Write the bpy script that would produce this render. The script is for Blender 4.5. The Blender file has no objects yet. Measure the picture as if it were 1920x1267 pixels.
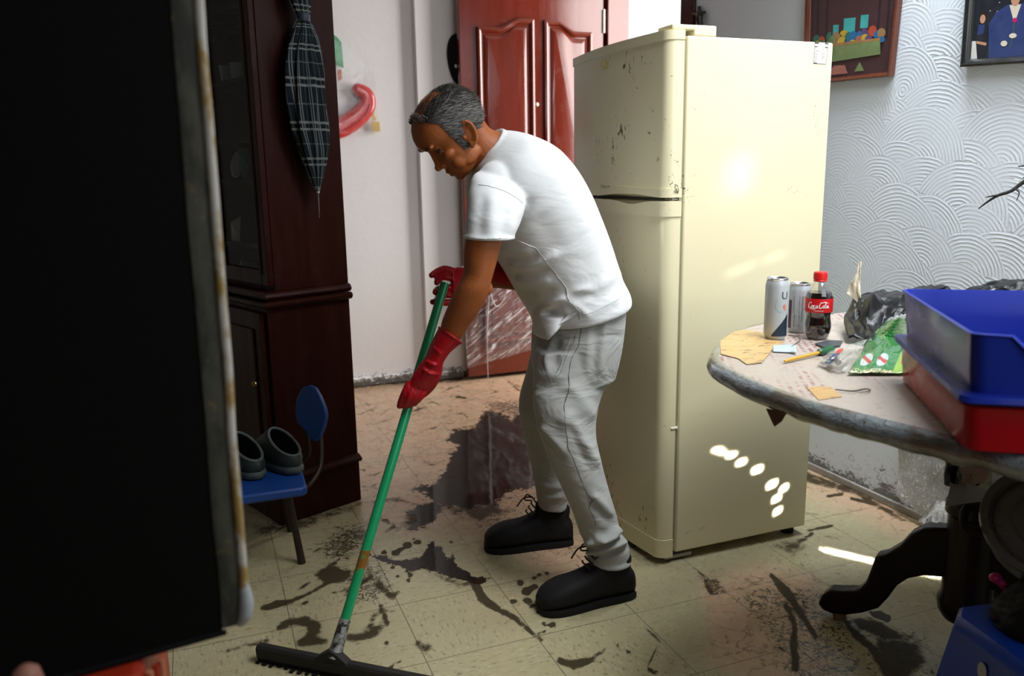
import bpy, bmesh, math, random
import numpy as np
from mathutils import Vector, Matrix, noise
random.seed(7)
rng = np.random.default_rng(7)
SC = bpy.context.scene
COL = SC.collection
PI = math.pi

# ------------------------------------------------------------------ camera
CAM = np.array([0.0, 0.0, 1.2274])
FPX, PITCH, ROLL, YAW = 1520.0, 0.20064, -0.01683, 0.36620
def cam_axes():
    f = np.array([0, math.cos(PITCH), -math.sin(PITCH)]); r = np.array([1.0, 0, 0]); u = np.cross(r, f)
    r2 = math.cos(ROLL)*r + math.sin(ROLL)*u; u2 = -math.sin(ROLL)*r + math.cos(ROLL)*u
    c, s = math.cos(YAW), math.sin(YAW)
    M = np.array([[c, s, 0], [-s, c, 0], [0, 0, 1.0]])
    return M @ r2, M @ u2, M @ f
CR, CU, CF = cam_axes()
cam_data = bpy.data.cameras.new('camera'); cam = bpy.data.objects.new('camera', cam_data); COL.objects.link(cam)
cam_data.sensor_width = 36.0; cam_data.lens = FPX/1920*36.0; cam_data.clip_start = 0.02
cam.matrix_world = Matrix(((CR[0], CU[0], -CF[0], CAM[0]), (CR[1], CU[1], -CF[1], CAM[1]), (CR[2], CU[2], -CF[2], CAM[2]), (0, 0, 0, 1)))
cam_data.dof.use_dof = True; cam_data.dof.focus_distance = 2.25; cam_data.dof.aperture_fstop = 3.5
SC.camera = cam

# ------------------------------------------------------------------ world, lights, exposure
SC.view_settings.view_transform = 'Standard'; SC.view_settings.look = 'None'
SC.view_settings.gamma = 1.0; SC.view_settings.use_curve_mapping = False
SC.view_settings.exposure = 0.08
SC.cycles.use_denoising = True
SC.cycles.max_bounces = 8; SC.cycles.transparent_max_bounces = 12
SC.cycles.caustics_reflective = False; SC.cycles.caustics_refractive = False
world = bpy.data.worlds.new('daylight_sky'); SC.world = world; world.use_nodes = True
bg = world.node_tree.nodes['Background']; bg.inputs[0].default_value = (0.90, 0.95, 1.0, 1); bg.inputs[1].default_value = 1.3

def area(name, loc, target, sx, sy, power, color, spread=180):
    l = bpy.data.lights.new(name, 'AREA'); l.shape = 'RECTANGLE'; l.size = sx; l.size_y = sy
    l.energy = power; l.color = color; l.spread = math.radians(spread)
    o = bpy.data.objects.new(name, l); COL.objects.link(o); o.location = loc
    o.rotation_euler = (Vector(target)-Vector(loc)).to_track_quat('-Z', 'Y').to_euler()
    return o
# daylight through the window in the front wall, to the right of the photographer
area('window_daylight', (1.42, -0.14, 1.66), (1.62, 2.0, 1.0), 1.30, 1.20, 8.5, (0.93, 0.97, 1.0))
# daylight through the roof opening above the table side of the room
area('roof_daylight', (1.64, 0.92, 2.73), (1.48, 1.80, 0.8), 1.10, 1.20, 29, (0.94, 0.975, 1.0), 118)
area('roof_gap_daylight', (2.06, 2.02, 2.72), (2.06, 2.06, 0.0), .26, .46, 7.5, (0.86, 0.93, 1.0), 80)
# daylight in the side room beyond the right wall (seen past the wall's end)
area('side_room_daylight', (3.45, 3.6, 1.7), (1.4, 4.3, 1.2), 2.0, 1.9, 142, (1.0, 0.96, 0.94))
# thin sunbeam through a gap in the roof, lying on the floor between table and wall
def beam(name, loc, target, along, sx, sy, power, spread, color=(1.0, 0.98, 0.95)):
    o = area(name, loc, target, sx, sy, power, color, spread)
    z = (Vector(loc)-Vector(target)).normalized(); x = Vector(along); x = (x-z*x.dot(z)).normalized(); y = z.cross(x)
    o.rotation_euler = Matrix((x, y, z)).transposed().to_euler(); return o
beam('sunbeam', (2.10, 2.45, 2.72), (1.925, 1.80, 0.0), (.57, -.82, 0), 0.34, 0.012, 0.7, 1.2)
# flecks of sun thrown up on the side of the refrigerator by the wet floor
for k, (fx, fz, fs) in enumerate(((1.48, .356, .016), (1.50, .345, .012), (1.535, .331, .018), (1.574, .301, .020), (1.638, .266, .024), (1.70, .205, .026), (1.75, .184, .022), (1.722, .152, .022), (1.729, .106, .020))):
    area('sun_fleck', (2.22, 1.50, .42), (fx, 2.055, fz), fs, fs*.8, .020*(fs/.018)**2, (1.0, .98, .94), 1.5)
area('sun_fleck', (2.20, 1.45, 1.42), (1.521, 2.055, 1.207), .05, .11, .022, (1.0, .97, .90), 7)
area('sun_fleck', (2.20, 1.45, 1.25), (1.60, 2.055, .942), .16, .010, .006, (1.0, .97, .90), 3)

# ------------------------------------------------------------------ pixel helpers (1920 x 1267 photograph)
def ray(px, py):
    d = CF + (px-960)/FPX*CR - (py-633.5)/FPX*CU
    return d
def atY(px, py, Y): d = ray(px, py); return CAM + d*((Y-CAM[1])/d[1])
def atX(px, py, X): d = ray(px, py); return CAM + d*((X-CAM[0])/d[0])
def atZ(px, py, Z=0.0): d = ray(px, py); return CAM + d*((Z-CAM[2])/d[2])
def atPlane(px, py, p, n):
    d = ray(px, py); n = np.asarray(n, float); return CAM + d*(np.dot(np.asarray(p, float)-CAM, n)/np.dot(d, n))
def pix(P):
    P = np.asarray(P, float)-CAM; d = P @ CF
    return np.stack([960+FPX*(P @ CR)/d, 633.5-FPX*(P @ CU)/d], -1)

# ------------------------------------------------------------------ materials
class NT:
    def __init__(s, name):
        s.m = bpy.data.materials.new(name); s.m.use_nodes = True; s.t = s.m.node_tree
        s.p = s.t.nodes['Principled BSDF']; s.out = s.t.nodes['Material Output']
    def n(s, typ, ins=None, **attrs):
        nd = s.t.nodes.new(typ)
        for k, v in attrs.items(): setattr(nd, k, v)
        for k, v in (ins or {}).items(): s.set(nd.inputs[k], v)
        return nd
    def set(s, sock, v):
        if isinstance(v, bpy.types.NodeSocket): s.t.links.new(v, sock)
        elif isinstance(v, bpy.types.Node): s.t.links.new(v.outputs[0], sock)
        else:
            if hasattr(sock.default_value, '__len__') and not hasattr(v, '__len__'): v = [v]*len(sock.default_value)
            if hasattr(v, '__len__') and len(v) == 3 and len(sock.default_value) == 4: v = (*v, 1)
            sock.default_value = v
    def P(s, **k):
        for a, v in k.items(): s.set(s.p.inputs[a.replace('_', ' ')], v)
        return s
    def math(s, op, a, b=0.0, c=0.0, clamp=False):
        nd = s.n('ShaderNodeMath', {0: a, 1: b, 2: c}, operation=op); nd.use_clamp = clamp; return nd.outputs[0]
    def pos(s): return s.n('ShaderNodeNewGeometry').outputs['Position']
    def obj(s): return s.n('ShaderNodeTexCoord').outputs['Object']
    def uv(s): return s.n('ShaderNodeTexCoord').outputs['UV']
    def attr(s, name): return s.n('ShaderNodeAttribute', attribute_name=name).outputs['Fac']
    def xyz(s, v): return s.n('ShaderNodeSeparateXYZ', {0: v}).outputs
    def comb(s, x, y, z=0.0): return s.n('ShaderNodeCombineXYZ', {0: x, 1: y, 2: z}).outputs[0]
    def map(s, v, loc=(0, 0, 0), rot=(0, 0, 0), sc=(1, 1, 1)):
        return s.n('ShaderNodeMapping', {'Vector': v, 'Location': loc, 'Rotation': rot, 'Scale': sc}).outputs[0]
    def noise(s, v, scale, detail=4, rough=.55, dist=0.0):
        return s.n('ShaderNodeTexNoise', {'Vector': v, 'Scale': scale, 'Detail': detail, 'Roughness': rough, 'Distortion': dist}).outputs[0]
    def vor(s, v, scale, out='Distance', rand=1.0, dim='3D', feature='F1'):
        return s.n('ShaderNodeTexVoronoi', {'Vector': v, 'Scale': scale, 'Randomness': rand}, voronoi_dimensions=dim, feature=feature).outputs[out]
    def ramp(s, f, a, b, lo=0.0, hi=1.0):
        nd = s.n('ShaderNodeMapRange', {'Value': f, 'From Min': a, 'From Max': b, 'To Min': lo, 'To Max': hi}, interpolation_type='SMOOTHSTEP'); return nd.outputs[0]
    def mix(s, f, a, b, mode='MIX'):
        nd = s.n('ShaderNodeMix', data_type='RGBA', blend_type=mode)
        s.set(nd.inputs[0], f); s.set(nd.inputs[6], a); s.set(nd.inputs[7], b); return nd.outputs[2]
    def bump(s, h, strength=.3, dist=.01, normal=None):
        ins = {'Height': h, 'Strength': strength, 'Distance': dist}
        if normal is not None: ins['Normal'] = normal
        nd = s.n('ShaderNodeBump', ins); s.t.links.new(nd.outputs[0], s.p.inputs['Normal']); return nd.outputs[0]
def clear_mat(name, tint=(1, 1, 1), rough=.04, gloss=.10, bump=None, face=.35):
    t = NT(name); t.t.nodes.remove(t.p)
    tr = t.n('ShaderNodeBsdfTransparent', {0: tint}); gl = t.n('ShaderNodeBsdfGlossy', {'Color': (1, 1, 1), 'Roughness': rough})
    lw = t.n('ShaderNodeLayerWeight', {'Blend': .25}); f = t.math('ADD', t.math('MULTIPLY', lw.outputs['Facing'], face), gloss*.5, clamp=True)
    mx = t.n('ShaderNodeMixShader', {0: f, 1: tr.outputs[0], 2: gl.outputs[0]}); t.t.links.new(mx.outputs[0], t.out.inputs[0])
    if bump: nd = t.n('ShaderNodeBump', {'Height': t.noise(t.obj(), bump, 4), 'Strength': .5, 'Distance': .004}); t.t.links.new(nd.outputs[0], gl.inputs['Normal'])
    return t.m
MATS = {}
def mat(name, color, rough=.5, metal=0.0, vary=.12, scale=18, bump=0.0, bscale=60, bdist=.004, spec=.5, coat=0.0, **kw):
    if name in MATS: return MATS[name]
    t = NT(name); c = Vector(color[:3])
    v = t.obj(); nz = t.noise(v, scale, 5)
    t.P(Base_Color=t.mix(nz, tuple(c*(1-vary)), tuple(min(1, x) for x in c*(1+vary))), Roughness=t.ramp(nz, .2, .8, max(0.02, rough-.08), min(1, rough+.08)), Metallic=metal)
    t.set(t.p.inputs['Specular IOR Level'], spec)
    if coat: t.set(t.p.inputs['Coat Weight'], coat); t.set(t.p.inputs['Coat Roughness'], .08)
    if bump: t.bump(t.noise(v, bscale, 6), bump, bdist)
    for k, x in kw.items(): t.set(t.p.inputs[k.replace('_', ' ')], x)
    MATS[name] = t.m
    return t.m

# ------------------------------------------------------------------ mesh builder
ORG = {}
class MB:
    def __init__(s): s.v = []; s.f = []; s.mi = []; s.uv = {}
    def add(s, vs, fs, mi=0):
        b = len(s.v); s.v += [tuple(map(float, p)) for p in vs]
        for f in fs: s.f.append(tuple(b+i for i in f)); s.mi.append(mi)
        return b
    def box(s, lo, hi, mi=0):
        x0, y0, z0 = lo; x1, y1, z1 = hi
        s.add([(x0,y0,z0),(x1,y0,z0),(x1,y1,z0),(x0,y1,z0),(x0,y0,z1),(x1,y0,z1),(x1,y1,z1),(x0,y1,z1)],
              [(0,3,2,1),(4,5,6,7),(0,1,5,4),(1,2,6,5),(2,3,7,6),(3,0,4,7)], mi)
        return s
    def obox(s, c, ax, ay, az, mi=0):           # centre and three half-axis vectors
        c, ax, ay, az = map(lambda q: np.asarray(q, float), (c, ax, ay, az))
        vs = [c+i*ax+j*ay+k*az for k in (-1, 1) for (i, j) in ((-1,-1),(1,-1),(1,1),(-1,1))]
        s.add(vs, [(0,3,2,1),(4,5,6,7),(0,1,5,4),(1,2,6,5),(2,3,7,6),(3,0,4,7)], mi); return s
    def loft(s, rings, cap=True, closed=True, mi=0):
        n = len(rings[0]); b = len(s.v)
        vs = [p for r in rings for p in r]; fs = []
        for i in range(len(rings)-1):
            for j in range(n if closed else n-1):
                k = (j+1) % n
                fs.append((i*n+j, i*n+k, (i+1)*n+k, (i+1)*n+j))
        if cap and closed:
            fs.append(tuple(range(n))[::-1]); fs.append(tuple((len(rings)-1)*n+j for j in range(n)))
        s.add(vs, fs, mi); return s
    def tube(s, path, r, n=10, cap=True, mi=0, sub=0, flat=1.0):
        P = [np.asarray(p, float) for p in path]
        R = list(r) if hasattr(r, '__len__') else [r]*len(P)
        if sub: P, R = smooth_path(P, R, sub)
        rings = []; up = None
        for i, p in enumerate(P):
            t = P[min(i+1, len(P)-1)]-P[max(i-1, 0)]; t = t/(np.linalg.norm(t)+1e-9)
            if up is None:
                up = np.array([0, 0, 1.0]) if abs(t[2]) < .9 else np.array([1.0, 0, 0])
            a = np.cross(up, t); a /= np.linalg.norm(a)+1e-9; b = np.cross(t, a); up = b
            rings.append([p+R[i]*(math.cos(q)*a+flat*math.sin(q)*b) for q in np.linspace(0, 2*PI, n, endpoint=False)])
        return s.loft(rings, cap, True, mi)
    def lathe(s, prof, c=(0, 0, 0), n=28, cap=True, mi=0, ax=None):
        c = np.asarray(c, float)
        A, B, Z = (np.array([1., 0, 0]), np.array([0, 1., 0]), np.array([0, 0, 1.])) if ax is None else ax
        rings = [[c+r*(math.cos(q)*A+math.sin(q)*B)+z*Z for q in np.linspace(0, 2*PI, n, endpoint=False)] for r, z in prof]
        return s.loft(rings, cap, True, mi)
    def ell(s, c, rx, ry, rz, n=14, m=10, ax=None, mi=0):
        c = np.asarray(c, float)
        A, B, Z = (np.array([1., 0, 0]), np.array([0, 1., 0]), np.array([0, 0, 1.])) if ax is None else [np.asarray(q, float) for q in ax]
        rings = [[c+math.cos(t)*(rx*math.cos(q)*A+ry*math.sin(q)*B)+rz*math.sin(t)*Z for q in np.linspace(0, 2*PI, n, endpoint=False)]
                 for t in np.linspace(-PI/2+.12, PI/2-.12, m)]
        return s.loft(rings, True, True, mi)
    def prism(s, poly, off, mi=0):              # closed outline of 3-D points, extruded by vector off
        n = len(poly); off = np.asarray(off, float)
        vs = [np.asarray(p, float) for p in poly]+[np.asarray(p, float)+off for p in poly]
        fs = [tuple(range(n))[::-1], tuple(range(n, 2*n))]+[(i, (i+1) % n, n+(i+1) % n, n+i) for i in range(n)]
        s.add(vs, fs, mi); return s
    def grid(s, fn, nu, nv, mi=0, wrap=False):  # fn(u, v) -> point ; remembers uv
        b = len(s.v); vs = []
        for i in range(nu+1):
            for j in range(nv+1):
                u, v = i/nu, j/nv; vs.append(fn(u, v)); s.uv[b+len(vs)-1] = (u, v)
        fs = [(i*(nv+1)+j, (i+1)*(nv+1)+j, (i+1)*(nv+1)+j+1, i*(nv+1)+j+1) for i in range(nu) for j in range(nv)]
        s.add(vs, fs, mi); return s
    def build(s, name, mats, parent=None, smooth=True, bevel=0.0, seg=2, sub=0, angle=None, remesh=0.0, relax=0, solid=0.0, loc=None):
        o0 = ORG.get(parent.name, (0, 0, 0)) if parent is not None else (loc if loc is not None else base_of(s.v))
        me = bpy.data.meshes.new(name)
        me.from_pydata([(x-o0[0], y-o0[1], z-o0[2]) for x, y, z in s.v], [], s.f)
        for m in (mats if isinstance(mats, (list, tuple)) else [mats]): me.materials.append(m)
        if s.uv:
            ul = me.uv_layers.new(name='UVMap')
            for l in me.loops: ul.data[l.index].uv = s.uv.get(l.vertex_index, (0, 0))
        me.polygons.foreach_set('material_index', s.mi)
        bm = bmesh.new(); bm.from_mesh(me); bmesh.ops.recalc_face_normals(bm, faces=bm.faces); bm.to_mesh(me); bm.free()
        me.polygons.foreach_set('use_smooth', [smooth]*len(me.polygons)); me.update()
        o = bpy.data.objects.new(name, me); COL.objects.link(o)
        if parent is not None: o.parent = parent
        else: o.location = o0
        ORG[o.name] = tuple(o0)
        if remesh:
            d = o.modifiers.new('remesh', 'REMESH'); d.mode = 'VOXEL'; d.voxel_size = remesh; d.use_smooth_shade = True
            if relax: d = o.modifiers.new('relax', 'SMOOTH'); d.factor = .5; d.iterations = relax
        if solid: d = o.modifiers.new('thick', 'SOLIDIFY'); d.thickness = solid; d.offset = 0
        if bevel:
            d = o.modifiers.new('bevel', 'BEVEL'); d.width = bevel; d.segments = seg; d.limit_method = 'ANGLE'; d.angle_limit = math.radians(35)
            d.harden_normals = False
        if sub: d = o.modifiers.new('sub', 'SUBSURF'); d.levels = sub; d.render_levels = sub
        if smooth and not remesh:
            try: me.set_sharp_from_angle(angle=math.radians(angle or 38))
            except Exception: pass
        return o
def base_of(vs):
    a = np.array(vs); return tuple(float(x) for x in ((a[:, 0].min()+a[:, 0].max())/2, (a[:, 1].min()+a[:, 1].max())/2, a[:, 2].min()))
def smooth_path(P, R, sub):
    Q, S = [], []; n = len(P)
    for i in range(n-1):
        p0, p1, p2, p3 = P[max(i-1, 0)], P[i], P[i+1], P[min(i+2, n-1)]
        for k in range(sub):
            t = k/sub
            Q.append(.5*((2*p1)+(-p0+p2)*t+(2*p0-5*p1+4*p2-p3)*t*t+(-p0+3*p1-3*p2+p3)*t**3)); S.append(R[i]+(R[i+1]-R[i])*t)
    Q.append(P[-1]); S.append(R[-1]); return Q, S
def tag(o, label, cat, group=None, kind=None):
    o['label'] = label; o['category'] = cat
    if group: o['group'] = group
    if kind: o['kind'] = kind
    return o
def thing(name, label, cat, loc, group=None):
    o = bpy.data.objects.new(name, None); o.empty_display_size = .05; COL.objects.link(o); o.location = loc
    ORG[o.name] = tuple(float(x) for x in loc)
    return tag(o, label, cat, group)
def structure(o): o['kind'] = 'structure'; return o
def V(*a): return np.array(a, float)
def unit(a): a = np.asarray(a, float); return a/np.linalg.norm(a)
def fbm(x, y, z=0.0): return noise.fractal(Vector((x, y, z)), 1.0, 2.0, 4)

# ------------------------------------------------------------------ setting: floor with flood mud
TX, TY = (lambda o: (o[0], o[1]))(np.array([[math.cos(YAW), math.sin(YAW)], [-math.sin(YAW), math.cos(YAW)]]) @ np.array([-1.02082, 2.2273]))
TS = 0.305
XR, YB = 2.30, 4.70          # right wall plane, back wall plane
def paint_floor(xs, ys):
    X, Y = np.meshgrid(xs, ys, indexing='ij'); P = np.stack([X.ravel(), Y.ravel(), np.zeros(X.size)], 1)
    d = (P-CAM) @ CF; ok = d > .25
    q = np.full((len(P), 2), -9999.0); q[ok] = pix(P[ok])
    A = {k: np.zeros(len(P)) for k in ('wet', 'mud', 'tan', 'speck')}
    def poly(k, pts, soft=8, val=1.0, grow=0.0):
        pts = np.array(pts, float); n = len(pts); dist = np.full(len(P), 1e9); ins = np.zeros(len(P), bool)
        lo, hi = pts.min(0)-60, pts.max(0)+60
        s = np.where((q[:, 0] > lo[0]) & (q[:, 0] < hi[0]) & (q[:, 1] > lo[1]) & (q[:, 1] < hi[1]))[0]
        if not len(s): return
        p = q[s]; dd = np.full(len(s), 1e9); inn = np.zeros(len(s), bool)
        for i in range(n):
            a, b = pts[i], pts[(i+1) % n]; e = b-a; t = np.clip(((p-a) @ e)/(e @ e+1e-9), 0, 1)
            dd = np.minimum(dd, np.hypot(*(p-a-t[:, None]*e).T))
            c = ((a[1] > p[:, 1]) != (b[1] > p[:, 1])); 
            with np.errstate(divide='ignore', invalid='ignore'):
                xi = (b[0]-a[0])*(p[:, 1]-a[1])/(b[1]-a[1])+a[0]
            inn ^= c & (p[:, 0] < xi)
        sd = np.where(inn, dd, -dd)+grow
        A[k][s] = np.maximum(A[k][s], val*np.clip(.5+sd/(2*soft), 0, 1))
    def stroke(k, pts, w, soft=6, val=1.0):
        pts = np.array(pts, float); W = w if hasattr(w, '__len__') else [w]*len(pts)
        lo, hi = pts.min(0)-60, pts.max(0)+60
        s = np.where((q[:, 0] > lo[0]) & (q[:, 0] < hi[0]) & (q[:, 1] > lo[1]) & (q[:, 1] < hi[1]))[0]
        if not len(s): return
        p = q[s]; best = np.full(len(s), -1e9)
        for i in range(len(pts)-1):
            a, b = pts[i], pts[i+1]; e = b-a; t = np.clip(((p-a) @ e)/(e @ e+1e-9), 0, 1)
            best = np.maximum(best, W[i]+(W[i+1]-W[i])*t-np.hypot(*(p-a-t[:, None]*e).T))
        A[k][s] = np.maximum(A[k][s], val*np.clip(.5+best/(2*soft), 0, 1))
    def dot(k, x, y, r, soft=3, val=1.0): stroke(k, [(x-r*.3, y), (x+r*.3, y)], r*.8, soft, val)
    # large wet puddle behind the legs
    poly('wet', [(912,768),(888,800),(852,806),(838,826),(858,836),(846,852),(836,882),(818,906),(774,914),(796,926),(814,944),(842,950),(880,956),(902,944),(930,942),(962,918),(990,918),(1010,900),(1010,800),(985,760),(958,786),(940,772)], 24)
    poly('wet', [(812,938),(772,952),(762,960),(782,968),(784,978),(756,996),(792,990),(816,976),(822,962),(836,950)], 16, .95)
    poly('mud', [(812,938),(766,950),(740,996),(800,994),(830,962),(900,985),(960,960),(930,930)], 16, .62)
    # second wet patch in front
    poly('wet', [(690,1038),(724,1042),(740,1050),(776,1048),(792,1042),(800,1030),(803,1014),(812,1014),(818,1028),(828,1020),(834,1044),(842,1050),(850,1034),(854,1056),(872,1070),(888,1080),(922,1083),(900,1096),(870,1091),(840,1080),(800,1066),(770,1070),(740,1058),(714,1052)], 12)
    poly('mud', [(800,1068),(850,1086),(912,1086),(896,1100),(860,1098),(812,1080)], 10, .8)
    stroke('mud', [(893,1100),(905,1122),(930,1140),(962,1156),(1014,1200)], [8, 9, 6, 5, 3], 4, .95)
    for x, y, r in [(764,1022,8),(742,1036,7),(784,1016,6),(752,1030,5),(720,1035,5),(777,1010,3),(838,1000,3),(846,1016,3),(770,1078,5),(746,1080,4),(765,1088,4),(735,1064,4),(762,1070,4),(975,1092,7),(988,1108,9),(1002,1100,7),(990,1126,8),(963,1128,6),(1000,1084,4),(1010,1078,4),(1026,1074,4),(998,1136,5),(1008,1148,4),(1020,1170,4),(1035,1171,6),(1018,1185,5),(1158,1212,3),(1166,1216,3),(1178,1220,4),(1190,1222,3),(572,1130,4),(731,1252,5),(750,1240,3),(742,1240,3),(712,1252,2),(680,1255,2)]:
        dot('mud', x, y, r, 2.5)
    # smears, soft blots
    stroke('mud', [(524,1176),(545,1166),(575,1165),(590,1178),(580,1196),(560,1206)], [7, 8, 10, 14, 9, 5], 9, .85)
    stroke('mud', [(566,1204),(588,1200),(612,1202)], [8, 9, 5], 7, .85)
    stroke('mud', [(420,1222),(452,1212),(490,1204),(520,1198)], [3, 6, 8, 4], 7, .6)
    stroke('mud', [(640,1190),(665,1196),(690,1190),(712,1176)], [6, 10, 12, 10], 10, .72)
    stroke('mud', [(712,1132),(716,1145),(722,1160),(726,1172)], [2, 4, 5, 4], 5, .85)
    stroke('mud', [(694,1176),(702,1152),(722,1144),(746,1150)], [8, 7, 5, 3], 8, .62)
    stroke('mud', [(720,1180),(726,1200),(722,1214)], [2, 3, 3], 2, .9)
    stroke('mud', [(785,1206),(795,1216),(805,1212)], [9, 10, 8], 9, .7); stroke('mud', [(790,1186),(806,1188)], [2, 2], 3, .6)
    stroke('mud', [(1050,1238),(1075,1246),(1100,1240),(1112,1238)], [6, 9, 8, 4], 6, .9)
    for dx in (0, 9, 18): stroke('mud', [(1116+dx, 1212), (1108+dx, 1240)], [1.5, 2.5], 2.5, .75)
    for a, b in [((1078,1208),(1094,1236)),((1058,1222),(1072,1240)),((1230,1214),(1216,1250))]: stroke('mud', [a, b], [1, 2], 2, .8)
    stroke('mud', [(1212,1178),(1226,1190),(1240,1204)], [3, 4, 3], 5, .7); stroke('mud', [(1216,1254),(1232,1262)], [4, 5], 4, .9)
    stroke('mud', [(494,1140),(520,1132),(548,1126),(580,1112),(612,1094)], [6, 7, 4, 3, 4], 4, .88)
    stroke('mud', [(540,1134),(575,1130),(610,1122)], [3, 3, 3], 4, .5)
    poly('mud', [(588,1078),(616,1056),(660,1070),(650,1092),(610,1094)], 8, .85)
    poly('speck', [(590,1020),(640,985),(690,970),(700,1010),(660,1050),(610,1060)], 18, 1.0)
    poly('speck', [(640,1060),(720,1050),(745,1100),(700,1140),(640,1130)], 16, .8)
    stroke('mud', [(690,1060),(706,1092),(734,1118),(748,1110)], [4, 7, 8, 4], 7, .7)
    stroke('mud', [(650,1110),(676,1094),(700,1078)], [3, 5, 3], 4, .8)
    # far floor: pinkish dried silt and squiggles
    poly('tan', [(640,690),(1010,690),(1010,960),(860,985),(780,1000),(690,960),(640,920)], 30, 1.0)
    poly('tan', [(960,1020),(1100,1000),(1120,1080),(1030,1082),(980,1050)], 24, 1.0)
    poly('tan', [(1310,1085),(1420,1060),(1530,1080),(1560,1267),(1420,1300),(1330,1240),(1325,1140)], 16, 1.0)
    poly('tan', [(1500,870),(1640,910),(1760,985),(1700,1010),(1600,960),(1500,925)], 18, .9)
    poly('speck', [(680,740),(900,730),(900,800),(820,900),(690,900)], 30, .46)
    poly('speck', [(900,745),(985,745),(985,790),(915,775)], 12, .9)
    stroke('mud', [(856,744),(872,746)], 2, 2, .9); stroke('mud', [(790,750),(850,742),(900,748)], [2, 3, 2], 5, .55)
    stroke('mud', [(690,945),(730,935),(780,945)], [4, 6, 4], 8, .6); stroke('mud', [(700,965),(740,985),(720,1000)], [5, 6, 4], 6, .6)
    poly('speck', [(870,960),(980,930),(1000,990),(930,1010),(880,1000)], 20, .62)
    poly('mud', [(905,970),(950,960),(960,985),(925,990)], 14, .55)
    # right-hand mess
    poly('speck', [(1305,1080),(1345,1080),(1365,1110),(1335,1118)], 8, 1.0)
    stroke('mud', [(1300,1066),(1318,1078),(1334,1112)], [3, 4, 6], 5, .7)
    poly('speck', [(1370,1110),(1430,1090),(1560,1090),(1600,1180),(1640,1267),(1480,1300),(1430,1200)], 20, .74)
    stroke('mud', [(1446,1078),(1470,1105),(1490,1132),(1508,1160),(1530,1195)], [4, 9, 7, 6, 5], 6, .95)
    stroke('mud', [(1472,1130),(1490,1170),(1488,1210),(1492,1252)], [5, 6, 8, 7], 7, .9)
    stroke('mud', [(1578,1150),(1600,1185),(1640,1220),(1690,1290)], [4, 8, 9, 16], 8, .85)
    poly('mud', [(1590,1156),(1640,1160),(1690,1186),(1730,1196),(1660,1200),(1610,1180)], 8, .8)
    poly('wet', [(1625,1146),(1650,1144),(1672,1156),(1668,1168),(1640,1158)], 3, 1.0)
    poly('mud', [(1640,1190),(1720,1200),(1740,1240),(1700,1290),(1640,1250)], 18, .72)
    poly('speck', [(1600,1180),(1760,1160),(1760,1300),(1620,1300)], 24, .6)
    for a, b in [((1552,930),(1580,926)),((1596,934),(1640,946)),((1516,995),(1560,985)),((1524,1000),(1500,1015))]: stroke('mud', [a, b], 3, 3, .9)
    poly('mud', [(1505,905),(1600,928),(1700,985),(1700,972),(1600,912),(1505,880)], 6, .62)
    poly('mud', [(1440,1020),(1500,1000),(1530,1030),(1480,1050)], 18, .58)
    poly('speck', [(1420,1040),(1530,1030),(1560,1090),(1440,1090)], 20, .5)
    # dirt gathered at the foot of the fridge and the walls
    poly('mud', [(1140,985),(1170,990),(1240,1060),(1300,1052),(1270,1068),(1228,1064),(1180,1030)], 12, .6)
    poly('mud', [(640,690),(870,695),(870,716),(690,726),(640,735)], 8, .7)
    poly('mud', [(470,985),(680,935),(690,950),(560,1000),(470,1010)], 12, .55)
    # many small smears, tracks and crumbs of silt
    r = np.random.default_rng(12)
    def scatter(n, x0, x1, y0, y1, L, w, val, ang=(-.6, .6)):
        for _ in range(n):
            x, y, a, l = r.uniform(x0, x1), r.uniform(y0, y1), r.uniform(*ang), r.uniform(.3, 1)*L
            pts = [(x-l/2*math.cos(a), y-l/2*math.sin(a)), (x+r.uniform(-.1, .1)*l, y+r.uniform(-.2, .2)*l), (x+l/2*math.cos(a), y+l/2*math.sin(a))]
            stroke('mud', pts, [w*.4, w*r.uniform(.5, 1), w*.3], 3.5, val*r.uniform(.7, 1.1))
    scatter(75, 680, 1000, 720, 960, 46, 3.2, .66); scatter(40, 560, 720, 960, 1130, 34, 3.5, .72); scatter(26, 480, 1000, 1060, 1250, 26, 2.2, .62); scatter(55, 1300, 1760, 1060, 1265, 44, 4, .66, (.2, 1.3)); scatter(24, 1000, 1320, 1060, 1260, 24, 2.2, .62, (-.2, 1.2)); scatter(18, 1510, 1740, 890, 1030, 30, 3, .66, (-.2, .6))
    return A, P
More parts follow.
